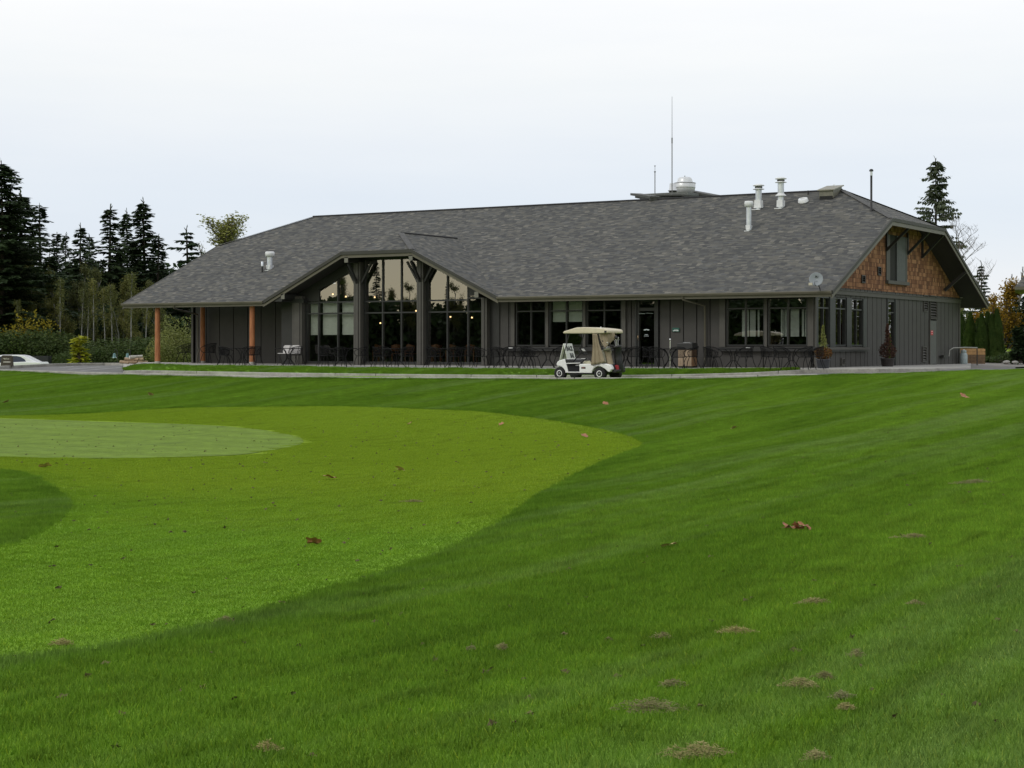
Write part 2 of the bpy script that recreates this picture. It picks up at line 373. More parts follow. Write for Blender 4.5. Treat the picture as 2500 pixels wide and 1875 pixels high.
ROUGH = ((.175,.325,.026),(.138,.272,.020),(.232,.400,.038),(.260,.390,.110))
FAIRC = ((.195,.355,.024),(.170,.322,.020),(.222,.390,.028),(.208,.362,.038),(.275,.392,.026))
GREENC = ((.165,.250,.034),(.152,.235,.030),(.180,.270,.040),(.172,.260,.044))
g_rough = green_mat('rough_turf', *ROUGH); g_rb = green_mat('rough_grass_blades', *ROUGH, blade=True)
g_fair = green_mat('fairway_turf', *FAIRC); g_fb = green_mat('fairway_grass_blades', *FAIRC, blade=True)
g_green = green_mat('putting_green_turf', *GREENC, streak=.3, mow=.22)

def grid_obj(name, mat):
    nx, ny = len(gx), len(gy)
    v = np.c_[GX.ravel(), GY.ravel(), GZ]
    i = np.arange(nx*ny).reshape(ny, nx)
    f = np.stack([i[:-1,:-1], i[:-1,1:], i[1:,1:], i[1:,:-1]], -1).reshape(-1, 4)
    me = bpy.data.meshes.new(name); me.from_pydata(v.tolist(), [], f.tolist()); me.materials.append(mat)
    me.polygons.foreach_set('use_smooth', [True]*len(f)); me.update()
    o = bpy.data.objects.new(name, me); col.objects.link(o); return o
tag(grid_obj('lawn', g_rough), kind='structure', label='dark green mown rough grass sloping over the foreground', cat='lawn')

FAIR= [[-16.98,-22.61],[-14.71,-21.17],[-13.85,-19.18],[-12.23,-17.91],[-9.2,-17.29],[-5.96,-17.2],[-3.88,-17.57],[-2.08,-18.48],[-0.37,-19.53],[1.51,-21.12],[4.32,-24.1],[6.59,-27.58],[7.3,-29.28],[8.02,-31.56],[9.21,-35.0],[10.49,-38.17],[11.9,-41.2],[12.85,-43.47],[13.47,-45.47],[13.9,-46.93],[14.28,-48.27],[14.55,-49.26],[14.66,-49.98],[14.58,-50.43],[14.48,-50.84],[14.17,-51.5],[13.64,-52.16],[6.96,-47.93],[8.89,-47.0],[9.3,-46.19],[9.03,-45.67],[8.13,-44.46],[6.9,-43.08],[5.57,-41.79],[3.56,-40.13],[1.49,-38.63],[0.5,-38.29],[-1.52,-38.64],[-4.7,-40.54],[-22.2,-29.45],[-19.35,-25.02]]
GREEN= [[-15.81,-23.66],[-11.64,-24.22],[-8.51,-24.04],[-5.9,-24.4],[-3.74,-25.62],[-2.24,-27.09],[-0.86,-29.07],[0.11,-31.3],[0.3,-32.75],[-1.02,-34.18],[-2.89,-35.25],[-5.88,-36.53],[-9.77,-37.33],[-20.13,-30.76],[-18.4,-25.77]]
def smooth_poly(P, n=4):
    out=[]; L=len(P); P=[Vector((*p,0)) for p in P]
    for i in range(L):
        a,b,c,d=P[i-1],P[i],P[(i+1)%L],P[(i+2)%L]
        for k in range(n):
            t=k/n; out.append(.5*((2*b)+(c-a)*t+(2*a-5*b+4*c-d)*t*t+(-a+3*b-3*c+d)*t**3))
    return [(p.x,p.y) for p in out]
def inside(poly, x, y):
    x=np.asarray(x); y=np.asarray(y); r=np.zeros(x.shape,bool); n=len(poly)
    for i in range(n):
        x1,y1=poly[i]; x2,y2=poly[(i+1)%n]
        if y1==y2: continue
        c=((y1>y)!=(y2>y))&(x<(x2-x1)*(y-y1)/(y2-y1)+x1); r^=c
    return r
def edge_dist(poly, x, y):
    x=np.asarray(x,float); y=np.asarray(y,float); d=np.full(x.shape,1e9); n=len(poly)
    for i in range(n):
        x1,y1=poly[i]; x2,y2=poly[(i+1)%n]; dx,dy=x2-x1,y2-y1; L=dx*dx+dy*dy+1e-12
        t=np.clip(((x-x1)*dx+(y-y1)*dy)/L,0,1); d=np.minimum(d,np.hypot(x-x1-t*dx,y-y1-t*dy))
    return d
def drape(name, poly, mat, off, label, cat, step=.5):
    # interior points sit on the same lattice as the lawn so the sheets stay parallel
    xs=gx[(gx>-62)&(gx<40)]; ys=gy[(gy>-64)&(gy<10)]
    X,Y=np.meshgrid(xs,ys); X=X.ravel(); Y=Y.ravel()
    k=inside(poly,X,Y); X,Y=X[k],Y[k]; k=edge_dist(poly,X,Y)>.12; X,Y=X[k],Y[k]
    pts=[Vector(p) for p in poly]+[Vector((a,b)) for a,b in zip(X,Y)]
    n=len(poly); r=delaunay_2d_cdt(pts,[],[list(range(n))],1,1e-4)
    v=np.array([(p.x,p.y) for p in r[0]]); z=Tz(v[:,0],v[:,1])+off
    me=bpy.data.meshes.new(name); me.from_pydata(np.c_[v,z].tolist(),[],[list(f) for f in r[2]]); me.materials.append(mat)
    me.polygons.foreach_set('use_smooth',[True]*len(me.polygons)); me.update()
    if me.polygons[0].normal.z<0: me.flip_normals()
    o=bpy.data.objects.new(name,me); col.objects.link(o)
    return tag(o,label,cat,kind='structure')
FAIRS=smooth_poly(FAIR,4); GREENS=smooth_poly(GREEN,4)
drape('fairway',FAIRS,g_fair,.012,'yellow-green short mown apron curving round the hollow','fairway')
drape('putting_green',GREENS,g_green,.022,'pale smooth putting green on the left','green')

# ---------------------------------------------------------------- paved ground
def asphalt():
    m, nt, b = newmat('worn_asphalt'); p = geo(nt)
    c = ramp(nt, noise_(nt, p, .8, 5), [(.3,(.13,.13,.125)),(.7,(.19,.185,.175))])
    c = mixc(nt, .6, c, ramp(nt, noise_(nt, p, 60, 2), [(.35,.6),(.65,1.35)]), 'MULTIPLY')
    nt.links.new(c, b.inputs['Base Color']); b.inputs['Roughness'].default_value=.9; bump(nt,b,noise_(nt,p,80,2),.4,.01); return m
def gravelm():
    m, nt, b = newmat('gravel'); p = geo(nt)
    v = nt.nodes.new('ShaderNodeTexVoronoi'); v.inputs['Scale'].default_value = 14; nt.links.new(p, v.inputs[0])
    c = mixc(nt, .7, (.27,.25,.22), v.outputs['Color'], 'MULTIPLY')
    c = mixc(nt, .5, c, (.30,.28,.25))
    c = mixc(nt, .5, c, ramp(nt, noise_(nt, p, 1.2, 5), [(.35,.5),(.65,1.2)]), 'MULTIPLY')
    nt.links.new(c, b.inputs['Base Color']); b.inputs['Roughness'].default_value=.95; bump(nt,b,v.outputs['Distance'],.6,.03); return m
def patio_mat():
    m, nt, b = newmat('patio_concrete'); p = geo(nt)
    c = ramp(nt, noise_(nt, p, .9, 5), [(.3,(.36,.345,.31)),(.7,(.46,.445,.41))])
    nt.links.new(c, b.inputs['Base Color']); b.inputs['Roughness'].default_value=.9; return m
def curb_mat():
    m, nt, b = newmat('kerb_concrete'); p = geo(nt)
    c = ramp(nt, noise_(nt, p, 1.3, 6, .65), [(.3,(.24,.23,.20)),(.55,(.36,.35,.31)),(.8,(.44,.43,.38))])
    c = mixc(nt, .5, c, ramp(nt, noise_(nt, p, 14, 3), [(.35,.7),(.6,1.15)]), 'MULTIPLY')
    nt.links.new(c, b.inputs['Base Color']); b.inputs['Roughness'].default_value=.92; return m
M['asphalt']=asphalt(); M['gravel']=gravelm(); M['patio']=patio_mat(); M['kerb']=curb_mat()
M['line']=simple('faded_white_line_paint',(.5,.5,.48),.8,var=.2)
NEARP=[(-300,893,90),(0,907,77),(110,910,73),(200,913,70.5),(301,915.8,68),(340,916.3,67.2),(500,919.5,65),(700,925,61.5),(1000,927,59.3),(1330,928,57.6),(1540,928,56.4),(1650,925.5,55.7),(1760,923.6,55.2),(1850,922,55),(1985,919.6,54.5),(2150,914.8,55),(2250,911,56),(2380,906.8,57.8),(2500,903,60),(2700,898.5,64)]
FARP=[(301,905,73),(340,903.6,71.2),(500,906.7,68),(700,910,64.8),(1000,913.5,62.6),(1330,916,60.5),(1540,915.5,59.5),(1650,914,59),(1760,911.5,58.8),(1850,908.6,58.7),(1985,900.7,58.8),(2150,899.5,59),(2250,899.2,60.5),(2380,896.6,66),(2500,891.5,76),(2700,887,90)]
def interp(P,x):
    for a,b in zip(P,P[1:]):
        if a[0]<=x<=b[0]:
            t=(x-a[0])/(b[0]-a[0]); return tuple(a[i]+(b[i]-a[i])*t for i in range(3))
    return P[-1] if x>P[-1][0] else P[0]
def sm3(P,x):
    # gentle smoothing of a line read off in image pixels
    v=[interp(P,min(max(x+o,P[0][0]),P[-1][0])) for o in (-40,-20,0,20,40)]
    return tuple(sum(q[i] for q in v)/5 for i in (0,1,2))
def near(x): q=sm3(NEARP,x); return at(x,q[1],q[2])
def far(x): q=sm3(FARP,x) if 345<x<1900 else interp(FARP,x); return at(x,q[1],q[2])
BACKP=[(-300,902,79),(0,894,82),(110,888.5,88),(190,886.5,92),(260,886,93),(301,885.8,92)]
def back(x): q=interp(BACKP,x); return at(x,q[1],q[2])
def loft(name, rows, mat, label, cat, smooth=True):
    n=len(rows[0]); m=MB(); vs=[p for r in rows for p in r]
    fs=[(i*n+k,i*n+k+1,(i+1)*n+k+1,(i+1)*n+k) for i in range(len(rows)-1) for k in range(n-1)]
    m.add(vs,fs,smooth); o=m.build(name,mat,fixn=False)
    if o.data.polygons[len(fs)//2].normal.z<0: o.data.flip_normals()
    return tag(o,label,cat,kind='structure')
zz=Vector((0,0,1))
xs=list(range(301,2501,33))
pathN=[near(x)-zz*.012 for x in xs]; pathF=[far(x)-zz*(.14 if x<2300 else .06) for x in xs]
loft('cart_path',[pathN,[a.lerp(b,.5)+zz*.012 for a,b in zip(pathN,pathF)],pathF],M['asphalt'],'grey asphalt cart path between two concrete kerbs','path')
xl=list(range(-300,302,20))+[301]
lotN=[near(x)-zz*.012 for x in xl]; lotF=[back(x)-zz*.14 for x in xl]
loft('parking_lot',[lotN]+[[a.lerp(b,t) for a,b in zip(lotN,lotF)] for t in (.25,.5,.75)]+[lotF],M['asphalt'],'grey asphalt car park with faded bay lines at left','car park')
def lot_pt(px,py):
    n=near(px)-zz*.012; f=back(px)-zz*.14; d1=interp(NEARP,px)[2]; d2=interp(BACKP,px)[2]
    k=(py-HZ)/F; s_=(f.z-n.z)/(d2-d1); d=(CH-n.z+s_*d1)/(k+s_)
    return at(px,py,d)+zz*.006
for a,b in (((146,897.6),(181,895.2)),((166,902),(244,895.8)),((198,905.4),(299,897.2))):
    p,q=lot_pt(*a),lot_pt(*b); w=(q-p).cross(zz).normalized()*.055
    m=MB(); m.add([p-w,p+w,q+w,q-w],[(0,1,2,3)]); o=m.build('bay_line',M['line'],fixn=False)
    if o.data.polygons[0].normal.z<0: o.data.flip_normals()
    tag(o,'faded white parking bay line on the car park','line',group='painted bay lines',kind='structure')
def curb(name, pts, w, up, down, label, side=1):
    m=MB(); n=len(pts); vs=[]
    for i,p in enumerate(pts):
        t=(pts[min(i+1,n-1)]-pts[max(i-1,0)]); t.z=0; t.normalize(); r=Vector((-t.y,t.x,0))*side
        vs+=[p-zz*down, p+zz*(up-.02), p+zz*up+r*.02, p+zz*up+r*(w-.02), p+zz*(up-.02)+r*w, p+r*w-zz*down]
    fs=[(i*6+k,i*6+k+1,(i+1)*6+k+1,(i+1)*6+k) for i in range(n-1) for k in range(5)]
    m.add(vs,fs); m.add(vs[:6],[range(6)]); m.add(vs[-6:],[range(6)])
    # joints between the cast lengths
    o=m.build(name,M['kerb'])
    return tag(o,label,'kerb',kind='structure')
nxs=list(range(-300,2000,15))
curb('near_kerb',[near(x) for x in nxs],.16,.085,.25,'pale concrete kerb along the lawn side of the path',side=1)
fxs=[301,301.5,303,306,312,320,330]+list(range(345,2300,15))
curb('far_kerb',[far(x) for x in fxs],.16,0,.22,'pale concrete kerb along the strip lawn and patio',side=1)
curb('car_park_kerb',[back(x) for x in range(-300,302,15)],.3,0,.35,'pale concrete kerb behind the car park',side=1)
m=MB()
for f_,P in ((near,[410,703,1000,1240,1360,1402,1660,1850]),(far,[480,818,917,1150,1310,1640,1900])):
    for x in P:
        p=f_(x); u=.085 if f_ is near else 0
        m.box(p.x-.008,p.x+.008,p.y-.006,p.y+.15,p.z+u-.09,p.z+u+.004)
tag(m.build('kerb_joints',M['groove']),kind='structure')
# patio slab
PF=[(296,903.5,74.3),(301,902,75.2),(308,898.8,77),(322,893,79.3),(340,889.2,79.3),(360,889.2,77.5),(400,890.5,75),(480,893,71.5),(615,894,70.0),(900,898.3,66.9),(1183,901.2,64.0),(1330,901.7,62.6),(1600,902,60.4),(1760,902.3,59.4),(1870,902.6,58.9),(1985,900.6,58.9),(2150,899.4,59.1),(2250,899.1,60.6),(2380,896.5,66.1)]
pxs=[301,304,308,314,322,330,340]+list(range(360,2380,30))
pr0=[at(x,interp(PF,x)[1],interp(PF,x)[2])-zz*.2 for x in pxs]
pr1=[p+zz*.2 for p in pr0]; pr2=[]; pr3=[]
for x,p in zip(pxs,pr1):
    if x<338:
        q=at(x,interp([(301,885.9,92),(340,885.2,88)],x)[1],90); pr2.append(p.lerp(q,.5)); pr3.append(q); continue
    if x<1960:
        q,_=onY(x,.98); pr2.append(Vector((q.x,max(.98,p.y+.3),.0))); q,_=onY(x,4.6); pr3.append(Vector((q.x,max(4.6,p.y+1),.012)))
    else:
        r_=(x-1250)/F; t=(-1.04-CX)/(-sT+cT*r_); yw=CY+t*(cT+sT*r_); pr2.append(Vector((-1.04,max(yw,1.0),0.0))); pr3.append(Vector((-1.5,max(yw,1.0)+.4,.0)))
loft('patio',[pr0,pr1,pr2,pr3],M['patio'],'pale concrete patio slab along the front of the clubhouse','patio',False)
# strip lawn between the kerb and the patio
sx_=[303,306,312,320,330]+list(range(345,1950,20))
st0=[far(x)+Vector((0,.14,-.012)) for x in sx_]; st1=[]
for x in sx_:
    st1.append(at(x,interp(PF,x)[1],interp(PF,x)[2])+Vector((0,0,-.006)))
rows=[st0]+[[a.lerp(b,t)+zz*.03*math.sin(t*math.pi) for a,b in zip(st0,st1)] for t in (.3,.6)]+[st1]
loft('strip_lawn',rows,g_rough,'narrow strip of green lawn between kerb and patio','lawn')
# gravel verge and drive at the right
def poly_sheet(name,P,mat,label,cat):
    m=MB(); m.add([Vector(p) for p in P],[tuple(range(len(P)))]); o=m.build(name,mat,fixn=False)
    if o.data.polygons[0].normal.z<0: o.data.flip_normals()
    return tag(o,label,cat,kind='structure')
gv=[2040,2150,2250,2380,2500,2700]
g0=[near(x)+zz*.02 for x in gv]
g1=[near(x).lerp(far(x)-zz*.1,.42)+zz*.02 for x in gv]
loft('gravel_verge',[g0,g1],M['gravel'],'pale gravel verge between lawn and drive at right','verge')
b0=[far(x)-zz*.07 for x in (2300,2380,2500,2700)]
b1=[at(2300,889,76),at(2380,884.5,90),at(2500,884,98),at(2700,882,110)]
loft('gravel_yard',[b0,b1],M['gravel'],'gravel yard behind the clubhouse corner','yard')

# ---------------------------------------------------------------- grass blades (geometry nodes, no helper objects)
def blades_tree(name, mat, size, count, h, rad, hvar=.45, lean=.45):
    g=bpy.data.node_groups.new(name,'GeometryNodeTree')
    g.interface.new_socket('Geometry',in_out='INPUT',socket_type='NodeSocketGeometry')
    g.interface.new_socket('Geometry',in_out='OUTPUT',socket_type='NodeSocketGeometry')
    n=g.nodes.new; L=g.links.new
    gi=n('NodeGroupInput'); go=n('NodeGroupOutput')
    grid=n('GeometryNodeMeshGrid'); grid.inputs['Size X'].default_value=size; grid.inputs['Size Y'].default_value=size
    grid.inputs['Vertices X'].default_value=2; grid.inputs['Vertices Y'].default_value=2
    dp=n('GeometryNodeDistributePointsOnFaces'); dp.inputs['Density'].default_value=count/size/size; L(grid.outputs['Mesh'],dp.inputs['Mesh'])
    cone=n('GeometryNodeMeshCone'); cone.inputs['Vertices'].default_value=3; cone.fill_type='NONE'
    cone.inputs['Radius Top'].default_value=rad*.12; cone.inputs['Radius Bottom'].default_value=rad; cone.inputs['Depth'].default_value=h
    ip=n('GeometryNodeInstanceOnPoints'); L(dp.outputs['Points'],ip.inputs['Points']); L(cone.outputs['Mesh'],ip.inputs['Instance'])
    rv=n('FunctionNodeRandomValue'); rv.data_type='FLOAT_VECTOR'; rv.inputs[0].default_value=(-lean,-lean,0); rv.inputs[1].default_value=(lean,lean,6.28)
    L(rv.outputs[0],ip.inputs['Rotation'])
    rs=n('FunctionNodeRandomValue'); rs.data_type='FLOAT'; rs.inputs[2].default_value=1-hvar; rs.inputs[3].default_value=1+hvar; rs.inputs['Seed'].default_value=3
    L(rs.outputs[1],ip.inputs['Scale'])
    sa=n('GeometryNodeStoreNamedAttribute'); sa.data_type='FLOAT'; sa.domain='INSTANCE'; sa.inputs['Name'].default_value='rnd'
    rr=n('FunctionNodeRandomValue'); rr.data_type='FLOAT'; rr.inputs['Seed'].default_value=9
    L(ip.outputs[0],sa.inputs['Geometry']); L(rr.outputs[1],sa.inputs['Value'])
    ri=n('GeometryNodeRealizeInstances'); L(sa.outputs[0],ri.inputs[0])
    sm=n('GeometryNodeSetMaterial'); sm.inputs['Material'].default_value=mat; L(ri.outputs[0],sm.inputs[0])
    ip2=n('GeometryNodeInstanceOnPoints'); L(gi.outputs[0],ip2.inputs['Points']); L(sm.outputs[0],ip2.inputs['Instance'])
    na=n('GeometryNodeInputNamedAttribute'); na.data_type='FLOAT_VECTOR'; na.inputs['Name'].default_value='rot'
    L(na.outputs[0],ip2.inputs['Rotation'])
    ns=n('GeometryNodeInputNamedAttribute'); ns.data_type='FLOAT'; ns.inputs['Name'].default_value='scl'
    L(ns.outputs[0],ip2.inputs['Scale'])
    L(ip2.outputs[0],go.inputs[0]); return g
rng=np.random.default_rng(5)
def blades_obj(name, X, Y, Z, tree, label, quarter=True, smin=.9, smax=1.1, off=0):
    e=.25; nx=-(Tz(X+e,Y)-Tz(X-e,Y))/(2*e); ny=-(Tz(X,Y+e)-Tz(X,Y-e))/(2*e)
    rz=rng.integers(0,4,len(X))*math.pi/2 if quarter else rng.random(len(X))*6.28
    rot=[]
    for a,b,c in zip(nx,ny,rz):
        nrm=Vector((a,b,1)).normalized(); q=Vector((0,0,1)).rotation_difference(nrm)
        rot+=list((q.to_matrix()@Matrix.Rotation(c,3,'Z')).to_euler())
    me=bpy.data.meshes.new(name); me.from_pydata(np.c_[X,Y,Z+off].tolist(),[],[])
    at_=me.attributes.new('rot','FLOAT_VECTOR','POINT'); at_.data.foreach_set('vector',rot)
    a2=me.attributes.new('scl','FLOAT','POINT'); tuft=[1+.28*noise.noise(Vector((a*1.1,b*1.1,0)))+.22*noise.noise(Vector((a*.35,b*.35,5))) for a,b in zip(X,Y)]
    a2.data.foreach_set('value',np.maximum(rng.uniform(smin,smax,len(X))*np.array(tuft),1.03))
    o=bpy.data.objects.new(name,me); col.objects.link(o)
    md=o.modifiers.new('blades','NODES'); md.node_group=tree
    return tag(o,label,'grass',kind='stuff')
def frustum(X,Y,half,dmax,dmin=3.5):
    dx,dy=X-CX,Y-CY; fw=-sT*dx+cT*dy; rt=cT*dx+sT*dy
    return (fw>dmin)&(fw<dmax)&(np.abs(rt)<fw*half+2.0)
# lawn side boundary: keep blades off the path
nb=[near(x) for x in range(-300,2701,25)]
lawnside=[(p.x-.0,p.y-.03) for p in nb]+[(60,20),(60,-90),(-90,-90),(-90,0)]
S_=.5
X,Y=np.meshgrid(np.arange(-62,36,S_)+.25,np.arange(-62,14,S_)+.25); X=X.ravel(); Y=Y.ravel()
k=frustum(X,Y,.36,90)&inside(lawnside,X,Y); X,Y=X[k],Y[k]
fi=inside(FAIRS,X,Y); fd=edge_dist(FAIRS,X,Y); ld=edge_dist(lawnside,X,Y)
rg=(~fi)&(fd>.36)&(ld>.36)
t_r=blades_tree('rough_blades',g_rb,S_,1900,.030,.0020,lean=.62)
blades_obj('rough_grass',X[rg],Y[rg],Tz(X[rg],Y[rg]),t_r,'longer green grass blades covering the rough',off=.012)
gi_=inside(GREENS,X,Y)
fg=fi&(fd>.36)&(~gi_)
t_f=blades_tree('fairway_blades',g_fb,S_,1500,.013,.0021,lean=.9)
blades_obj('fairway_grass',X[fg],Y[fg],Tz(X[fg],Y[fg]),t_f,'short clipped grass blades on the yellow-green apron',off=.016)
# fine tufts along the edges
s=.08
x2,y2=np.meshgrid(np.arange(-24,16,s),np.arange(-54,-16,s)); x2=x2.ravel()+rng.uniform(-.03,.03,x2.size); y2=y2.ravel()+rng.uniform(-.03,.03,y2.size)
k=frustum(x2,y2,.36,60); x2,y2=x2[k],y2[k]
kept={(int(math.floor(a/S_)),int(math.floor(b/S_))) for a,b in zip(np.r_[X[rg],X[fg]],np.r_[Y[rg],Y[fg]])}
d2=edge_dist(FAIRS,x2,y2); k=(d2<.75)&np.array([(int(math.floor(a/S_)),int(math.floor(b/S_))) not in kept for a,b in zip(x2,y2)]); x2,y2,d2=x2[k],y2[k],d2[k]
i2=inside(FAIRS,x2,y2)
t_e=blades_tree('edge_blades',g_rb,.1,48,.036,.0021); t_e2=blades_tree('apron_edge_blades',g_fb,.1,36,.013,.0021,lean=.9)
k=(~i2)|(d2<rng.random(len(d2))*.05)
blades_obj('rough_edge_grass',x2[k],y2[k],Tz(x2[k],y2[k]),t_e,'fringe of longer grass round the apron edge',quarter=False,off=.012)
k=i2
blades_obj('fairway_edge_grass',x2[k],y2[k],Tz(x2[k],y2[k]),t_e2,'fringe of clipped grass round the apron edge',quarter=False,off=.016)
# fringe next to the kerb, and the strip lawn
P=[]
for x in np.arange(-40,2600,1.6):
    p=near(x)
    for _ in range(2):
        P.append((p.x+rng.uniform(-.05,.05),p.y-.05-rng.random()*.35))
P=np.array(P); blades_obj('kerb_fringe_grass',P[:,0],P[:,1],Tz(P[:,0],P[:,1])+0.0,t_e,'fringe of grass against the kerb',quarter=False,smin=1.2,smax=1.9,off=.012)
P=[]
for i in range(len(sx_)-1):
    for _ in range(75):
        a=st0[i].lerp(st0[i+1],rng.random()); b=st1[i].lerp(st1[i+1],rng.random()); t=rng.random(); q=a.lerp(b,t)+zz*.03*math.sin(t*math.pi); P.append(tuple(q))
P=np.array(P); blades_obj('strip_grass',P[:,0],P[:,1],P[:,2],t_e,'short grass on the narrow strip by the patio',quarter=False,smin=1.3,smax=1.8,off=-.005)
# ---------------------------------------------------------------- clubhouse
HB=empty('clubhouse',(0,0,0)); tag(HB,'long low dark olive clubhouse with grey shingle roof and tall gabled glass front','clubhouse')
L_,W_,a_,zE,zJ,zR,rx=34.08,19.82,6.54,2.752,5.74,7.246,3.235
m_=(zJ-zE)/a_
gx0,gx1,gj0,gj1,gcx,gry=-25.8,-13.85,-21.57,-18.0,-19.8,1.77
zG=4.75; ms=(zG-zE)/(gj0-gx0); zGR=zE+ms*(gcx-gx0); gyr=(zGR-zE)/m_
def roof_mesh(faces, name, mat, parent, uvs=True, smooth=False):
    """each face: list of points; uv metres: u level, v up the slope"""
    bm=bmesh.new(); ul=bm.loops.layers.uv.new('UVMap')
    for P in faces:
        vs=[bm.verts.new(p) for p in P]; f=bm.faces.new(vs)
        f.normal_update(); n=f.normal
        if n.z<0: f.normal_flip(); n=f.normal
        lv=Vector((-n.y,n.x,0)); lv=lv.normalized() if lv.length>1e-4 else Vector((1,0,0)); up=n.cross(lv)
        for l in f.loops: l[ul].uv=(l.vert.co.dot(lv),l.vert.co.dot(up))
    me=bpy.data.meshes.new(name); bm.to_mesh(me); bm.free(); me.materials.append(mat)
    o=bpy.data.objects.new(name,me); col.objects.link(o); o.parent=parent; return o
V=Vector
FS=[V((-L_,0,zE)),V((gx0,0,zE)),V((gcx,gyr,zGR)),V((gx1,0,zE)),V((0,0,zE)),V((0,a_,zJ)),V((-rx,W_/2,zR)),V((-L_+rx,W_/2,zR)),V((-L_,a_,zJ))]
BS=[V((0,W_,zE)),V((-L_,W_,zE)),V((-L_,W_-a_,zJ)),V((-L_+rx,W_/2,zR)),V((-rx,W_/2,zR)),V((0,W_-a_,zJ))]
RJ=[V((0,a_,zJ)),V((0,W_-a_,zJ)),V((-rx,W_/2,zR))]; LJ=[V((-L_,a_,zJ)),V((-L_+rx,W_/2,zR)),V((-L_,W_-a_,zJ))]
roof=roof_mesh([FS,BS,RJ,LJ],'roof',M['roof'],HB)
GLs=[V((gx0,0,zE)),V((gcx,gyr,zGR)),V((gcx,gry,zGR)),V((gj0,0,zG))]
GRs=[V((gx1,0,zE)),V((gj1,0,zG)),V((gcx,gry,zGR)),V((gcx,gyr,zGR))]
GJ=[V((gj0,0,zG)),V((gcx,gry,zGR)),V((gj1,0,zG))]
groof=roof_mesh([GLs,GRs,GJ],'gable_roof',M['roof'],HB)
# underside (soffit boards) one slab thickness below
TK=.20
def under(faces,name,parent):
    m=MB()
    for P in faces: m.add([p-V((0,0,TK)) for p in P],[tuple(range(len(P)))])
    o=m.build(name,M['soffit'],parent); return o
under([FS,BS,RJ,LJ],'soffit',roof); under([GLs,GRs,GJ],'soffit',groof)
# fascia / rake boards: two steps, an upper dark lip and a lower paler board
def board(m,a,b,out,top,h,t):
    """vertical board following edge a-b, top measured below the edge"""
    a,b=V(a),V(b); out=V(out)
    q=[a-zz*top,b-zz*top,b-zz*(top+h),a-zz*(top+h)]
    vs=q+[p+out*t for p in q]
    m.add(vs,[(0,1,2,3),(7,6,5,4),(0,4,5,1),(1,5,6,2),(2,6,7,3),(3,7,4,0)])
ex,ey=V((1,0,0)),V((0,1,0))
def bpiece(nm,mt,*a):
    m=MB(); board(m,*a); m.build(nm,M[mt],roof)
rk=[((0,0,zE),(0,a_,zJ)),((0,a_,zJ),(0,W_-a_,zJ)),((0,W_-a_,zJ),(0,W_,zE))]
for a,b in rk: bpiece('rake_edge','fascia',a,b,ex,-.01,.13,.07); bpiece('fascia_board','gutter',a,b,ex,.125,.15,.035)
for a,b in rk:
    a=V(a)+V((-L_,0,0)); b=V(b)+V((-L_,0,0)); bpiece('rake_edge','fascia',a,b,-ex,-.01,.13,.07); bpiece('fascia_board','gutter',a,b,-ex,.125,.15,.035)
for a,b in (((-L_,0,zE),(gx0,0,zE)),((gx1,0,zE),(0,0,zE)),((-L_,W_,zE),(0,W_,zE))):
    s=-ey if a[1]==0 else ey; bpiece('fascia_board','gutter',a,b,s,.06,.155,.03)
grk=[((gx0,0,zE),(gj0,0,zG)),((gj0,0,zG),(gj1,0,zG)),((gj1,0,zG),(gx1,0,zE))]
for a,b in grk: bpiece('rake_edge','fascia',a,b,-ey,-.01,.14,.10); bpiece('fascia_board','gutter',a,b,-ey,.135,.125,.05)
# gutters
def gutter(x0,x1,y,name='gutter'):
    m=MB(); pr=[(0,.0),(-.11,.0),(-.115,-.03),(-.09,-.10),(0,-.105)]
    m.prism([(p[0],p[1]) for p in pr],x0,x1,'X',Matrix.Translation((0,y-.035,zE-.005))); return m.build(name,M['gutter'],roof)
gutter(-L_-.02,gx0+.02,0); gutter(gx1-.02,.03,0)
# ridge caps
m=MB()
m.tube([(-L_+rx,W_/2,zR+.01),(-rx,W_/2,zR+.01)],.055,6); m.build('ridge_cap',M['cap'],roof)
m=MB(); m.tube([(gcx,gry,zGR+.01),(gcx,gyr-.1,zGR+.01)],.045,6); m.build('ridge_cap',M['cap'],groof)
def hipcap(pts,par):
    for a,b in pts:
        m=MB()
        a,b=V(a),V(b); d=(b-a).normalized(); s=d.cross(zz).normalized()*.13
        m.add([a+zz*.012-s,a+zz*.03,a+zz*.012+s,b+zz*.012-s,b+zz*.03,b+zz*.012+s],[(0,1,4,3),(1,2,5,4)])
        m.build('hip_cap',M['hipc'],par)
M['hipc']=simple('hip_shingle_cap',(.088,.087,.083),.85,var=.3,scale=9)
hipcap([((0,a_,zJ),(-rx,W_/2,zR)),((0,W_-a_,zJ),(-rx,W_/2,zR)),((-L_,a_,zJ),(-L_+rx,W_/2,zR))],roof)
hipcap([((gj1,0,zG),(gcx,gry,zGR))],groof)

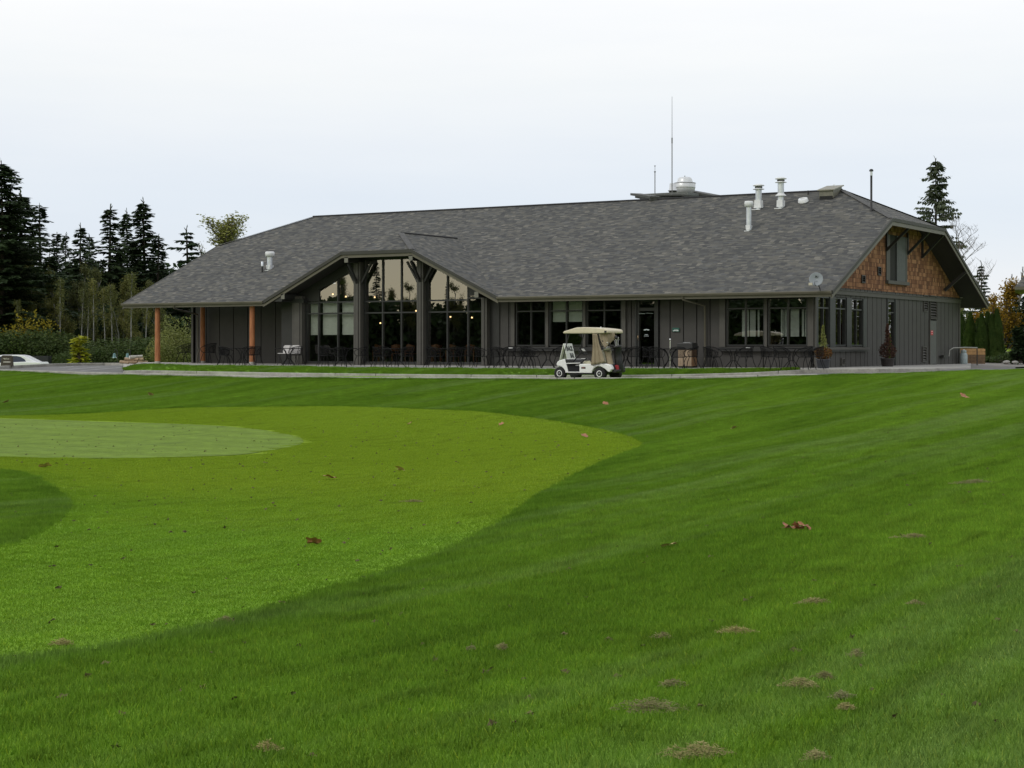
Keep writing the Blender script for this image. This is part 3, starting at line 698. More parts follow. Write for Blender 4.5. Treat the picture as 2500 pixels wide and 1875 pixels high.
# ---- walls made of boards with recessed joints
def panels(m, axis, fixed, outw, u0, u1, z0, z1, joints, holes=[], t=.035, gap=.022):
    """boards standing proud of the backing; axis 'X' => wall along X at y=fixed"""
    us=sorted([u0]+[j for j in joints if u0<j<u1]+[u1])
    for a,b in zip(us,us[1:]):
        a2=a+(gap if a>u0 else 0); b2=b-(gap if b<u1 else 0)
        zs=[(z0,z1)]
        # split by holes
        cuts=sorted(set([a2,b2]+[c for h in holes for c in (h[0],h[1]) if a2<c<b2]))
        for c,d in zip(cuts,cuts[1:]):
            mid=(c+d)/2; spans=[(z0,z1)]
            for h in holes:
                if h[0]<mid<h[1]:
                    ns=[]
                    for s0,s1 in spans:
                        if h[2]>s0+1e-3: ns.append((s0,min(s1,h[2])))
                        if h[3]<s1-1e-3: ns.append((max(s0,h[3]),s1))
                    spans=[s for s in ns if s[1]-s[0]>.01]
            for s0,s1 in spans:
                lo,hi=sorted((fixed,fixed+outw*t))
                if axis=='X': m.box(c,d,lo,hi,s0,s1)
                else: m.box(lo,hi,c,d,s0,s1)
def backing(m, axis, fixed, outw, u0,u1,z0,z1,holes=[],t=.12):
    panels(m,axis,fixed-outw*t,outw,u0,u1,z0,z1,[],holes,t)
ZT=2.72
def wall(name,axis,fixed,outw,u0,u1,z0,z1,joints,holes=[],mat='olive'):
    m=MB(); panels(m,axis,fixed-outw*.035,outw,u0,u1,z0,z1,joints,holes)
    o=m.build(name,M[mat],HB)
    b=MB(); backing(b,axis,fixed-outw*.036,outw,u0,u1,z0,z1,holes); b.build('wall_backing',M['groove'],o)
    return o
# front wall right of the bay
hA=(-13.72,-8.72,.78,2.60); hD=(-8.2,-7.36,0,2.60); hB=(-4.5,-1.23,.78,2.60)
wall('front_wall','X',1.0,-1,-14.85,-1.0,0,ZT,[-14.5,-13.98,-11.3,-9.6,-8.45,-7.25,-6.8,-6.24,-5.69,-5.14,-3.0,-1.1],[hA,hD,hB])
# porch wall set back
wall('porch_wall','X',3.55,-1,-33.08,-24.9,0,3.2,[-32.9,-32.2,-31.4,-30.55,-29.7,-28.9,-28.05,-27.2,-26.4,-25.6],[])
wall('porch_end_wall','Y',-33.08,-1,3.55,W_-1,0,3.2,[],[])
m=MB(); m.box(-24.9,-24.8,1.0,3.55,0,3.6); m.build('bay_side_wall',M['olive'],HB)
# gable end wall
hg=[(1.25,6.05,.78,2.62),(8.98,9.86,.03,2.66),(13.57,14.14,2.27,2.96),(14.41,15.42,0,2.95),(13.41,13.95,.12,.78),(3.66,4.0,.06,.34)]
wall('gable_wall','Y',-1.0,1,1.0,18.82,0,2.98,[1.15,2.0,2.6,3.1,3.6,4.2,4.75,5.3,5.8,6.3,6.61,7.19,7.71,8.24,8.9,9.95,10.5,11.07,11.64,12.15,12.7,13.26,13.8,14.35,15.58,16.09,16.63,17.2,17.78,18.34],hg,'olive')
bw=MB(); bw.box(-33,-1.1,18.6,18.8,0,2.9); bw.build('back_wall',M['olive'],HB)
# shingled gable above the belt
def ztop(y): return min(zE-TK+m_*y, zE-TK+m_*(W_-y), zJ-TK+0.46*(1.0))-.01
sh=[(1.0,2.98),(18.82,2.98),(18.82,ztop(18.82))]+[(y,ztop(y)) for y in (W_-a_-1.0,a_+1.0)]+[(1.0,ztop(1.0))]
att=(8.71,11.28,3.44,5.30)
bm=bmesh.new(); ul=bm.loops.layers.uv.new('UVMap')
def gable_face(bm,x):
    # split into vertical strips around the attic opening
    ys=sorted(set([1.0,18.82,a_+.9,W_-a_-.9,att[0],att[1],5.85,6.23,7.71,8.07]))
    for a,b in zip(ys,ys[1:]):
        mid=(a+b)/2; za,zb=ztop(a),ztop(b); spans=[((2.98,2.98),(za,zb))]
        for h in (att,(5.85,6.23,3.23,3.54),(7.71,8.07,3.6,3.94)):
            if h[0]<mid<h[1]: spans=[((2.98,2.98),(h[2],h[2])),((h[3],h[3]),(za,zb))]
        for (l0,l1),(t0,t1) in spans:
            vs=[bm.verts.new((x,a,l0)),bm.verts.new((x,b,l1)),bm.verts.new((x,b,max(t1,l1+.01))),bm.verts.new((x,a,max(t0,l0+.01)))]
            f=bm.faces.new(vs)
            for l in f.loops: l[ul].uv=(l.vert.co.y,l.vert.co.z)
gable_face(bm,-.985)
me=bpy.data.meshes.new('shingle_gable'); bm.to_mesh(me); bm.free(); me.materials.append(M['cedar'])
sg=bpy.data.objects.new('shingle_gable',me); col.objects.link(sg); sg.parent=HB; tag(sg,'orange cedar shingles on the gable end')
m=MB(); m.prism(sh,-1.25,-1.0,'X'); 
# backing only behind, never in the openings' plane
m.build('gable_backing',M['groove'],HB)
boxo('belt_trim',M['trim'],HB,-1.02,-.93,.96,18.86,2.72,2.87)
boxo('belt_drip',M['trim'],HB,-1.02,-.90,.96,18.86,2.872,2.90)
boxo('corner_board',M['trim'],HB,-1.02,-.955,.965,1.10,0,2.715); boxo('corner_board',M['trim'],HB,-1.02,-.96,18.72,18.86,0,2.715)
boxo('corner_board',M['trim'],HB,-33.12,-33.0,3.505,3.56,0,3.2)
# ---- windows
def window(par, axis, f, outw, u0,u1,z0,z1, cols, rows, glass='glass', fr=.045, frm='dark', name='window', rec=.06, mull=.05, blind=None):
    """a framed window: object 'window' is the frame; panes are its children"""
    m=MB()
    def bx(a,b,c,d,o0,o1):
        lo,hi=sorted((f+outw*o0,f+outw*o1))
        if axis=='X': m.box(a,b,lo,hi,c,d)
        else: m.box(lo,hi,a,b,c,d)
    bx(u0,u0+fr,z0,z1,-.12,.01); bx(u1-fr,u1,z0,z1,-.12,.01); bx(u0+fr,u1-fr,z0,z0+fr,-.12,.01); bx(u0+fr,u1-fr,z1-fr,z1,-.12,.01)
    for c in cols: bx(c-mull/2,c+mull/2,z0+fr,z1-fr,-.10,.0)
    for r in rows:
        cc=[u0+fr]+[x for c in sorted(cols) for x in (c-mull/2,c+mull/2)]+[u1-fr]
        for i in range(0,len(cc),2): bx(cc[i],cc[i+1],r-mull/2,r+mull/2,-.095,-.005)
    o=m.build(name,M[frm],par)
    g=MB(); y=f-outw*rec
    if axis=='X': g.add([(u0,y,z0),(u1,y,z0),(u1,y,z1),(u0,y,z1)],[(0,1,2,3)])
    else: g.add([(y,u0,z0),(y,u1,z0),(y,u1,z1),(y,u0,z1)],[(0,1,2,3)])
    g.build('pane',M[glass],o)
    if blind:
        b=MB(); y=f-outw*.16; cc=[u0+fr]+sorted(cols)+[u1-fr]
        for i,(a,c) in enumerate(zip(cc,cc[1:])):
            lo,hi=sorted((y,y-outw*.01))
            bxz=(blind,z1-.02)
            if axis=='X': b.box(a+.03,c-.03,lo,hi,*bxz)
            else: b.box(lo,hi,a+.03,c-.03,*bxz)
        b.build('blind',M['blind'],o)
    return o
F0=.97
# group A: three double windows divided by posts
for (a,b,bl) in ((-13.62,-12.24,None),(-12.08,-10.55,1.75),(-10.40,-8.85,None)):
    window(HB,'X',F0,-1,a,b,.80,2.60,[(a+b)/2],[2.18],'glassd',blind=bl)
for a,b in ((-13.82,-13.66),(-12.22,-12.10),(-10.53,-10.42),(-8.83,-8.66)): boxo('window_trim',M['trim'],HB,a,b,.90,1.01,.76,2.62)
boxo('window_sill',M['sill'],HB,-13.98,-8.62,.80,1.0,.60,.745)
for (a,b) in ((-4.46,-2.94),(-2.80,-1.27)):
    window(HB,'X',F0,-1,a,b,.80,2.60,[(a+b)/2],[2.18],'glass')
for a,b in ((-4.72,-4.49),(-2.92,-2.82),(-1.24,-1.02)): boxo('window_trim',M['trim'],HB,a,b,.90,1.01,.76,2.62)
boxo('window_sill',M['sill'],HB,-4.72,-.95,.80,1.0,.60,.745)
# gable wall windows
for (a,b) in ((1.27,2.42),(3.02,4.18),(4.76,6.0)):
    window(HB,'Y',-.99,1,a,b,.80,2.60,[(a+b)/2],[2.19],'glass')
for a,b in ((1.12,1.25),(2.44,2.62),(2.622,2.838),(2.84,3.0),(4.2,4.74),(6.02,6.40)): boxo('window_trim',M['dark'],HB,-1.03,-.955,a,b,.76,2.62)
boxo('window_sill',M['trim'],HB,-1.0,-.84,1.02,6.44,.655,.745); boxo('window_sill',M['sill'],HB,-1.0,-.88,1.04,6.42,.585,.65)
# glazed side door
dr=window(HB,'Y',-1.0,1,9.0,9.84,.04,2.65,[],[2.15],'glass',fr=.07,name='glazed_door')
for a,b in ((8.88,8.98),(9.86,9.98)): boxo('door_trim',M['dark'],HB,-1.02,-.96,a,b,0,2.7)
# front door
door=window(HB,'X',F0,-1,-8.18,-7.38,.02,2.58,[],[2.2],'glassd',fr=.075,name='entrance_door',mull=.12)
for a,b in ((-8.26,-8.19),(-7.37,-7.27)): boxo('door_trim',M['dark'],HB,a,b,.92,1.01,0,2.62)
m=MB(); m.tube([(-8.10,.93,1.02),(-8.10,.87,1.04),(-8.10,.87,1.18),(-8.10,.93,1.20)],.014,6); m.build('handle',simple('brass_handle',(.5,.35,.2),.3,metal=1),door)
# decals on the glass door: an arched mark and two faint lines, and small marks near the top
wm=simple('white_glass_lettering',(.55,.62,.62),.6)
m=MB()
random.seed(3)
for i in range(11):
    u=-7.87+i*.021; z=1.40+.018*math.cos((i-5)/5*1.2)
    if i in (5,): z+=.012
    m.box(u,u+.0215,.907,.909,z-.014*(1+.5*(i%2)),z+.018)
m.build('door_lettering',wm,door); m=MB()
for i in range(7): m.box(-7.83+i*.019,-7.811+i*.019,.907,.909,1.225,1.24-.003*(i%2))
m.build('door_lettering',wm,door); m=MB()
for i in range(9):
    m.box(-7.86+i*.022,-7.838+i*.022,.907,.909,1.17,1.185-.004*(i%2))
m.build('door_lettering',wm,door)
m=MB(); 
for i in range(8): m.box(-8.08+i*.033,-8.047+i*.033,.907,.909,2.02+.004*(i%2),2.045)
m.build('door_notice',simple('faint_notice2',(.3,.36,.34),.7),door); m=MB()
for i in range(10): m.box(-7.79+i*.032,-7.758+i*.032,.907,.909,2.045-.002*i,2.06-.002*i)
m.build('door_notice',simple('faint_notice',(.3,.36,.34),.7),door)
# green wall sign
gs=boxo('wall_sign',simple('dark_green_enamel',(.008,.085,.060),.4),HB,-6.69,-6.39,.945,.962,1.335,1.485,bevel=.008)
m=MB()
m.box(-6.66,-6.42,.941,.944,1.362,1.382)
for i,(u,wd) in enumerate(((-6.60,.03),(-6.565,.02),(-6.535,.035),(-6.495,.03),(-6.46,.02))): m.box(u,u+wd*.8,.941,.944,1.39,1.412)
m.build('sign_lettering',simple('sign_white',(.7,.75,.75),.6),gs)
# louvres on the gable wall
def louvre(y0,y1,z0,z1,par=HB,mat='trim',x=-.985,n=None,fr=.04):
    m=MB(); m.box(x-.02,x+.035,y0,y0+fr,z0,z1); m.box(x-.02,x+.035,y1-fr,y1,z0,z1); m.box(x-.02,x+.035,y0+fr,y1-fr,z1-fr,z1); m.box(x-.02,x+.035,y0+fr,y1-fr,z0,z0+fr)
    n=n or max(3,int((z1-z0)/.115))
    for i in range(n):
        z=z0+fr+(z1-z0-2*fr)*(i+.5)/n; h=(z1-z0)/n*.52
        m.add([(x-.03,y0+fr,z+h*.5),(x-.03,y1-fr,z+h*.5),(x+.03,y1-fr,z-h*.5),(x+.03,y0+fr,z-h*.5),(x-.04,y0+fr,z+h*.5),(x-.04,y1-fr,z+h*.5),(x+.02,y1-fr,z-h*.5),(x+.02,y0+fr,z-h*.5)],[(0,1,2,3),(4,7,6,5),(3,2,6,7)])
    o=m.build('louvre_vent',M[mat],par)
    boxo('vent_recess',M['groove'],o,x-.10,x-.06,y0,y1,z0,z1); return o
louvre(13.57,14.14,2.27,2.98); louvre(14.46,15.38,1.96,2.98); louvre(13.41,13.95,.12,.78); louvre(3.66,4.0,.06,.34)
louvre(5.85,6.23,3.23,3.54,mat='sill',x=-.975); louvre(7.71,8.07,3.6,3.94,mat='sill',x=-.975)
sd=boxo('service_door',simple('grey_service_door',(.085,.088,.082),.55),HB,-1.0,-.965,14.46,15.36,.02,1.90)
rs=boxo('warning_sign',simple('red_sign',(.55,.03,.04),.5),sd,-.963,-.955,14.52,14.83,1.27,1.47)
m=MB(); m.box(-.954,-.953,14.58,14.76,1.42,1.44); m.box(-.954,-.953,14.6,14.75,1.33,1.35); m.build('sign_lettering',simple('sign_white2',(.8,.8,.8),.6),rs)
for a,b in ((14.38,14.455),(15.365,15.44)): boxo('door_trim',M['trim'],HB,-1.0,-.95,a,b,0,1.95)
# attic loading door
ad=empty('attic_door'); ad.parent=HB
boxo('reveal',M['trim'],ad,-1.0,-.94,8.71,9.13,3.44,5.28); boxo('glass_slot',M['glassd'],ad,-1.06,-1.03,9.13,10.0,3.44,5.28)
boxo('slot_back',M['inner'],ad,-1.4,-1.38,9.0,10.1,3.3,5.4)
boxo('door_panel',simple('blue_grey_attic_panel',(.075,.082,.082),.6),ad,-1.0,-.94,10.0,11.1,3.44,5.28); boxo('reveal',M['trim'],ad,-1.0,-.93,11.105,11.28,3.44,5.28)
boxo('sill',M['trim'],ad,-.98,-.85,8.66,11.34,3.30,3.435)
# braces under the gable overhang
for y,z in ((8.72,4.65),(11.34,4.62),(13.3,4.58)):
    m=MB(); zt=zJ-TK-.03; m.bar((-.93,y,z),(-.02,y,zt),.085,.10,(0,0,1)); m.bar((-.95,y,z-.06),(-.95,y,zt-.02),.10,.08,(0,1,0)); m.build('gable_brace',M['sill'],HB)
m=MB(); m.bar((-.93,16.38,3.25),(-.02,16.38,4.02),.11,.13); m.build('gable_brace',M['sill'],HB)
m=MB(); m.bar((-.93,3.4,3.25),(-.02,3.4,4.02),.09,.1)
# floodlight at the far corner
m=MB(); m.box(-.9,-.35,18.9,19.12,3.06,3.16); m.bar((-.95,18.85,2.98),(-.5,19.0,3.06),.03,.03); m.build('floodlight',simple('pale_lamp_housing',(.4,.39,.33),.6),HB)
# ---- tall glazed bay
YB=.95
glx=[(-24.22,-21.52,[-23.56,-22.52]),(-21.13,-18.27,[-20.17,-19.21]),(-17.93,-15.10,[-16.91,-15.90])]
def ztl(x): return 3.22+(x+23.56)*.42     # underside of the rake seen on the left
def ztr(x): return 4.36+(-17.66-x)*0+(-17.66-x)*-.0 - (x+17.66)*.47
def bay(idx,x0,x1,cols,topf,blind=None):
    fr=.05; m=MB(); f=YB
    def vb(a,b,z0,z1): m.box(a,b,f-.01,f+.12,z0,z1)
    vb(x0,x0+fr,.10,topf(x0)); vb(x1-fr,x1,.10,topf(x1)); m.box(x0+fr,x1-fr,f-.012,f+.12,.06,.14)
    for c in cols: vb(c-.03,c+.03,.14,topf(c))
    cc=[x0+fr]+[x for c in cols for x in (c-.03,c+.03)]+[x1-fr]
    for i in range(0,6,2):
        for r in (2.2,2.68):
            if topf((cc[i]+cc[i+1])/2)>r+.05: m.box(cc[i],cc[i+1],f-.005,f+.10,r-.03,r+.03)
    # top rail following the rake
    xs_=[x0]+cols+[x1]
    for a,b in zip(xs_,xs_[1:]):
        za,zb=topf(a+.03),topf(b-.03)
        m.add([(a,f-.012,za),(b,f-.012,zb),(b,f-.012,zb+.08),(a,f-.012,za+.08),(a,f+.12,za),(b,f+.12,zb),(b,f+.12,zb+.08),(a,f+.12,za+.08)],[(0,1,2,3),(4,7,6,5),(0,4,5,1),(3,2,6,7)])
    o=m.build('bay_window',M['dark'],HB)
    for a,b in zip(xs_,xs_[1:]):
        g=MB(); e=random.uniform(-.006,.006)
        g.add([(a,f+.05+e,.1),(b,f+.05-e,.1),(b,f+.05-e,topf(b-.01)),(a,f+.05+e,topf(a+.01))],[(0,1,2,3)]); g.build('pane',M['glass'],o)
    if blind:
        b_=MB()
        for a,b in zip(xs_,xs_[1:]):
            b_.box(a+.09,b-.05,f+.2,f+.21,blind,2.72)
        b_.build('blind',M['blind'],o)
    return o
bay(0,*glx[0],lambda x: 2.62 if x<-23.57 else ztl(x),blind=1.28)
bay(1,*glx[1],lambda x: 4.46)
bay(2,*glx[2],lambda x: 2.72 if x>-15.89 else min(4.36-(x+17.66)*.50,4.44))
# solid header above the glass, up to the roof underside
def gz(x):
    return min(zE-TK+ms*(x-gx0), zE-TK+ms*(gx1-x), 4.98)
def head(x0,x1,tf,n=1):
    m=MB()
    za,zb=tf(x0),tf(x1); m.add([(x0,YB-.0,za+.07),(x1,YB,zb+.07),(x1,YB,gz(x1)-.01),(x0,YB,gz(x0)-.01)],[(0,1,2,3)])
    m.build('bay_header',M['sill'],HB,fixn=False)
head(-25.6,-24.2,lambda x:-.07); head(-24.2,-23.56,lambda x:2.66); head(-23.56,-21.5,lambda x:ztl(x)); head(-21.5,-21.15,lambda x:4.1)
head(-21.15,-18.25,lambda x:4.52); head(-18.25,-17.9,lambda x:4.3)
head(-15.9,-15.05,lambda x:2.78); head(-15.05,-14.4,lambda x:-.07)
# columns
for (a,b,zt) in ((-24.80,-24.28,2.95),(-21.50,-21.15,4.35),(-18.26,-17.94,4.35),(-15.10,-14.84,2.95)):
    m=MB(); m.box(a,b,.70,1.06,0,zt); m.box(a-.0+.12,b-.10,.672,.699,0,zt-.02)
    o=m.build('bay_column',M['trim'],HB)
    j=MB(); j.box(a+.105,a+.117,.68,.699,0,zt-.05); j.box(b-.097,b-.085,.68,.699,0,zt-.05); j.build('column_joint',M['groove'],o)
boxo('column_cap',M['sill'],HB,-24.9,-24.15,.66,1.02,2.66,2.84)
boxo('bay_base',M['trim'],HB,-24.28,-15.10,.93,1.1,0,.055)
# purlin ends under the gable
for x,z in ((-24.72,2.92),(-21.33,4.40),(-18.05,4.40),(-14.86,2.84)):
    m=MB(); m.box(x-.09,x+.09,-.03,1.6,z-.10,z+.12); o=m.build('purlin',M['sill'],HB)
    boxo('purlin_end',simple('purlin_end_paint',(.16,.155,.125),.6),o,x-.092,x+.092,-.05,-.031,z-.102,z+.122)
boxo('tie_beam',M['sill'],HB,-25.6,-24.8,.0,1.0,2.72,2.93)
# Y braces
for cx_ in (-21.32,-18.10):
    m=MB(); m.bar((cx_,.80,3.35),(cx_,.06,4.28),.09,.10); m.bar((cx_+.1,.80,3.35),(cx_+.70,.80,4.32),.08,.09,(0,1,0)); m.bar((cx_-.1,.80,3.35),(cx_-.70,.80,4.30),.08,.09,(0,1,0))
    m.build('column_brace',M['sill'],HB)
# ---- porch log posts
for i,(x,y) in enumerate(((-32.27,.32),(-26.72,.32),(-32.2,3.28))):
    m=MB(); m.tube([(x,y,.10),(x,y,1.3),(x,y,2.62)],[.125,.118,.112],16); o=m.build('porch_post',M['log'],HB)
    b=MB(); b.lathe([(.135,0),(.135,.10),(.125,.11)],(x,y,.0),12); b.build('post_base',M['concrete'],o)
# ---- downspouts
def spout(pts,name='downspout',mat='gutter',r=.042):
    m=MB(); m.tube(pts,r,6); m.build(name,M[mat],HB)
spout([(-5.77,-.08,2.66),(-5.77,-.06,2.52),(-5.30,.88,2.30),(-5.30,.90,.05)])
spout([(-30.9,-.08,2.66),(-30.95,-.05,2.5),(-32.25,2.98,2.28),(-32.33,3.08,2.1),(-32.33,3.08,.8),(-32.18,3.0,.62),(-32.33,3.08,.4),(-32.33,3.05,.03)],mat='gutter',r=.035)
# ---- interior
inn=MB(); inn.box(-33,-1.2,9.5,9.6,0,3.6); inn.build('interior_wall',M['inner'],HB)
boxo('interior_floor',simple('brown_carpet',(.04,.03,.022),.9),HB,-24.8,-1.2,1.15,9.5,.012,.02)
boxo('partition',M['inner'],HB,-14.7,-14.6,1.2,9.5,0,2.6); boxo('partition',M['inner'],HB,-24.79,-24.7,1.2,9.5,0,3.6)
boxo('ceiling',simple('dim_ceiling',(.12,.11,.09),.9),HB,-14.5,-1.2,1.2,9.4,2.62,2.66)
pw=simple('added_panel_white',(.75,.78,.74),.8,var=.05)
for a,b in ((715,745),(772,788),(802,860),(884,902),(1135,1152),(1162,1172),(1182,1196),(1240,1330),(1362,1384),(1396,1432)):  # panels added just behind the glass for the bright upright bars in it
    a=onY(1650+a/4.424,1.32)[0].x; b=onY(1650+b/4.424,1.32)[0].x; boxo('added_pale_panel',pw,HB,a,b,1.32,1.34,1.14,2.14)
dc=simple('orange_brown_chair_wood',(.20,.075,.028),.5)
def dchair(px):
    q,_=onY(px,2.4); t=tag(empty('dining_chair',(q.x,2.4,.02),random.uniform(-.6,.6)),None)
    m=MB(); vs=[]; k=8
    for z in (.55,.80,.86):
        for i in range(k+1):
            a=R(200+140*i/k); vs.append((.24*math.cos(a),.24*math.sin(a)+.05,z-(.06*abs(i/k-.5)*2 if z>.85 else 0)))
    m.add(vs,[(j*(k+1)+i,j*(k+1)+i+1,(j+1)*(k+1)+i+1,(j+1)*(k+1)+i) for j in range(2) for i in range(k)],True); o=m.build('backrest',dc,t,fixn=False); md=o.modifiers.new('s','SOLIDIFY'); md.thickness=.02
    boxo('seat',dc,t,-.22,.22,-.2,.22,.44,.47,bevel=.01)
    for x in (-.19,.19):
        for y in (-.17,.19): boxo('leg',dc,t,x-.018,x+.018,y-.018,y+.018,0,.44 if y>0 else .6)
    return t
for px,l in ((925,'leftmost orange wooden chair inside the centre bay window'),(968,'middle orange wooden chair inside the centre bay window'),(1004,'orange wooden chair inside the centre bay near its right column'),(1066,'left orange wooden chair inside the right bay window'),(1104,'middle orange wooden chair inside the right bay window'),(1150,'right orange wooden chair inside the right bay window')):
    tag(dchair(px),l,'chair','wooden dining chairs inside the bay')
# ---- roof fittings
def rz(y): return zE+m_*y
def flue(x,y,h,r,name,label=None,collar=None,boot=.3,caps=2,mat='galv'):
    z=rz(y); m=MB(); m.lathe([(r,-.1),(r,h-.18)],(x,y,z),18)
    o=m.build(name,M[mat],roof)
    b=MB(); b.prism([(-boot*.5,-.02),(boot*.5,-.02),(r*.95,boot),(-r*.95,boot)],-r*1.1,r*1.1,'Y',Matrix.Translation((x,y,z)))
    b.box(x-boot*.75,x+boot*.45,y-r*1.9,y-r*1.2,z-.02-m_*r*1.5,z+.012-m_*r*1.5); b.build('flashing',M['galvw'],o)
    c=MB(); t=h
    if caps==2:
        c.lathe([(r*1.0,t-.20),(r*1.85,t-.19),(r*1.85,t-.175),(r*1.1,t-.16),(r*1.15,t-.05),(r*1.85,t-.045),(r*1.8,t-.02),(r*.9,t+.03),(0.001,t+.035)],(x,y,z),20)
    else:
        c.lathe([(r*1.0,t-.20),(r*1.7,t-.19),(r*1.7,t-.02),(r*1.5,t+.03),(0.001,t+.04)],(x,y,z),20)
    c.build('flue_cap',M['galvw'],o)
    d=MB(); d.lathe([(r*1.2,t-.13),(r*1.2,t-.08)],(x,y,z),16); 
    if caps==2: d.build('flue_slot',M['groove'],o)
    if collar: q=MB(); q.lathe([(r,collar+.08),(r*1.7,collar),(r*1.7,collar-.03)],(x,y,z),18); q.build('storm_collar',M['galvw'],o)
    return o
flue(-5.72,5.98,1.10,.105,'flue_pipe',boot=.16,caps=1)
flue(-6.28,8.29,.95,.13,'flue_pipe',boot=.32)
flue(-5.30,8.3,1.18,.13,'flue_pipe',collar=.46,boot=.26)
flue(-28.34,3.5,.75,.125,'flue_pipe',boot=.16,caps=1)
m=MB(); z=rz(3.15); m.lathe([(.04,-.1),(.04,.42)],(-28.5,3.15,z),10); o=m.build('vent_pipe',M['blackp'],roof)
m=MB(); m.lathe([(.055,.26),(.055,.46),(.03,.48)],(-28.5,3.15,z),10); m.build('pipe_cap',M['galv'],o)
m=MB(); z=rz(7.43); m.lathe([(.075,-.1),(.06,.1),(.045,.12),(.045,1.42)],(-1.13,7.43,z),10); o=m.build('black_vent_pipe',M['blackp'],roof)
m=MB(); m.lathe([(.05,1.38),(.05,1.54)],(-1.13,7.43,z),10); m.build('pipe_band',M['galv'],o)
m=MB(); m.lathe([(.085,1.55),(.085,1.60),(.04,1.64)],(-1.13,7.43,z),10); m.build('pipe_cap',M['blackp'],o)
nrm=Vector((0,-m_,1)).normalized(); RM=Vector((0,0,1)).rotation_difference(nrm).to_matrix().to_4x4()
m=MB(); m.lathe([(.22,0),(.19,.13),(.12,.15),(.12,.02)],(-4.49,8.74,rz(8.74)),20,RM); m.build('round_roof_vent',M['galvw'],roof)
# boxed roof hatch near the ridge end
hbm=MB(); hbm.prism([(8.95,6.86),(8.95,7.17),(9.95,7.40),(9.95,7.2)],-3.88,-3.28,'X'); hb=hbm.build('hatch_box',simple('olive_hatch_metal',(.15,.145,.11),.5),roof)
hl=MB(); hl.prism([(8.88,7.172),(8.88,7.215),(10.02,7.475),(10.02,7.43)],-3.95,-3.21,'X'); hl.build('hatch_lid',simple('olive_hatch_lid',(.24,.23,.18),.5),hb)
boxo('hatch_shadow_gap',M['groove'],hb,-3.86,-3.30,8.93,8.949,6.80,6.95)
m=MB(); m.tube([(-3.6,9.8,7.40),(-3.6,9.8,7.48),(-3.52,9.8,7.48),(-3.52,9.8,7.40)],.015,6); m.build('hatch_handle',M['galvw'],hb)
m=MB(); m.tube([(-4.62,9.6,7.1),(-4.62,9.6,7.28)],.03,6); m.build('vent_stub',M['blackp'],roof)
# equipment well behind the ridge: low screen rails, two exhaust fans
ew=empty('equipment_well'); ew.parent=roof
tr=simple('well_rail_paint',(.05,.052,.045),.6)
def rail(a,b,h=.12,w=.35):
    m=MB(); m.bar(a,b,w,h); m.build('well_rail',tr,ew)
def seg(p,q,d=76,e=76): return at(*p,d),at(*q,e)
a,b=seg((1551.5,474.5),(1600,482),77,74.5); rail(a,b,.10,.5)
a,b=seg((1558,480.5),(1596,487.5),77,74.5); rail(a,b,.10,.3)
a,b=seg((1682,466.5),(1753,479.5),80,77); rail(a,b,.09,.5)
a,b=seg((1684,470.5),(1745,482),80,77); rail(a,b,.12,.3)
a,b=seg((1593,479.5),(1662,478),76,76); rail(a,b,.06,.8)
a,b=seg((1662,478),(1712,484),76,77); rail(a,b,.10,.4)
for p in ((1570,481,77),(1700,474,79)):
    q=at(*p); m=MB(); m.box(q.x-.12,q.x+.12,q.y-.1,q.y+.1,q.z-.9,q.z); m.build('well_post',tr,ew)
q=at(1625,478,78); m=MB(); m.box(q.x-1.0,q.x+1.4,q.y-.6,q.y+.6,q.z-1.5,q.z+.08); m.build('well_box',simple('grey_well_box',(.12,.13,.12),.6),ew)
fanm=simple('spun_aluminium',(.66,.67,.68),.4,metal=.35,var=.06)
q=at(1672,474,79); fb=q.copy()
m=MB(); m.lathe([(.28,-.5),(.30,0.0),(.45,.05),(.48,.28),(.50,.50),(.47,.52),(.37,.54),(.36,.60),(.32,.72),(.26,.78),(.10,.80),(.001,.805)],fb,28); fo=m.build('exhaust_fan',fanm,ew)
m=MB(); m.lathe([(.485,.28),(.495,.285),(.495,.30),(.485,.305)],fb,28); m.lathe([(.51,.50),(.52,.505),(.51,.52)],fb,28); m.build('fan_seam',simple('fan_seam_grey',(.25,.25,.26),.5),fo)
m=MB(); m.tube([fb+zz*.8,fb+zz*.86],.02,6); m.build('fan_stud',tr,fo)
q=at(1642.5,465.5,77.5); m=MB(); m.lathe([(.22,0),(.21,.02),(.17,.04),(.14,.33),(.001,.34)],q,18); fo=m.build('exhaust_fan',fanm,ew)
m=MB(); m.lathe([(.17,-.25),(.17,-.04),(.22,-.02),(.22,-.001)],q,16); m.build('fan_base',tr,fo)
# antennas
am=simple('grey_antenna',(.16,.16,.16),.5)
a=at(1640.7,486,76); m=MB(); m.tube([a-zz*.6,a+zz*2.55],.022,6); m.tube([a+zz*2.5,a+zz*2.75],.03,6); m.tube([a+zz*2.7,(a.x,a.y,a.z+4.6)],[.014,.008],5); m.build('whip_antenna',am,roof)
a=at(1599,487,75); m=MB(); m.tube([a-zz*.5,a+zz*1.22],.02,6); m.tube([a+zz*1.2,a+zz*1.25],.04,6); m.tube([a+zz*1.25,a+zz*1.48],.010,5); m.lathe([(.012,0),(.035,.04),(.04,.05)],a+zz*1.45,8); m.build('weather_mast',am,roof)
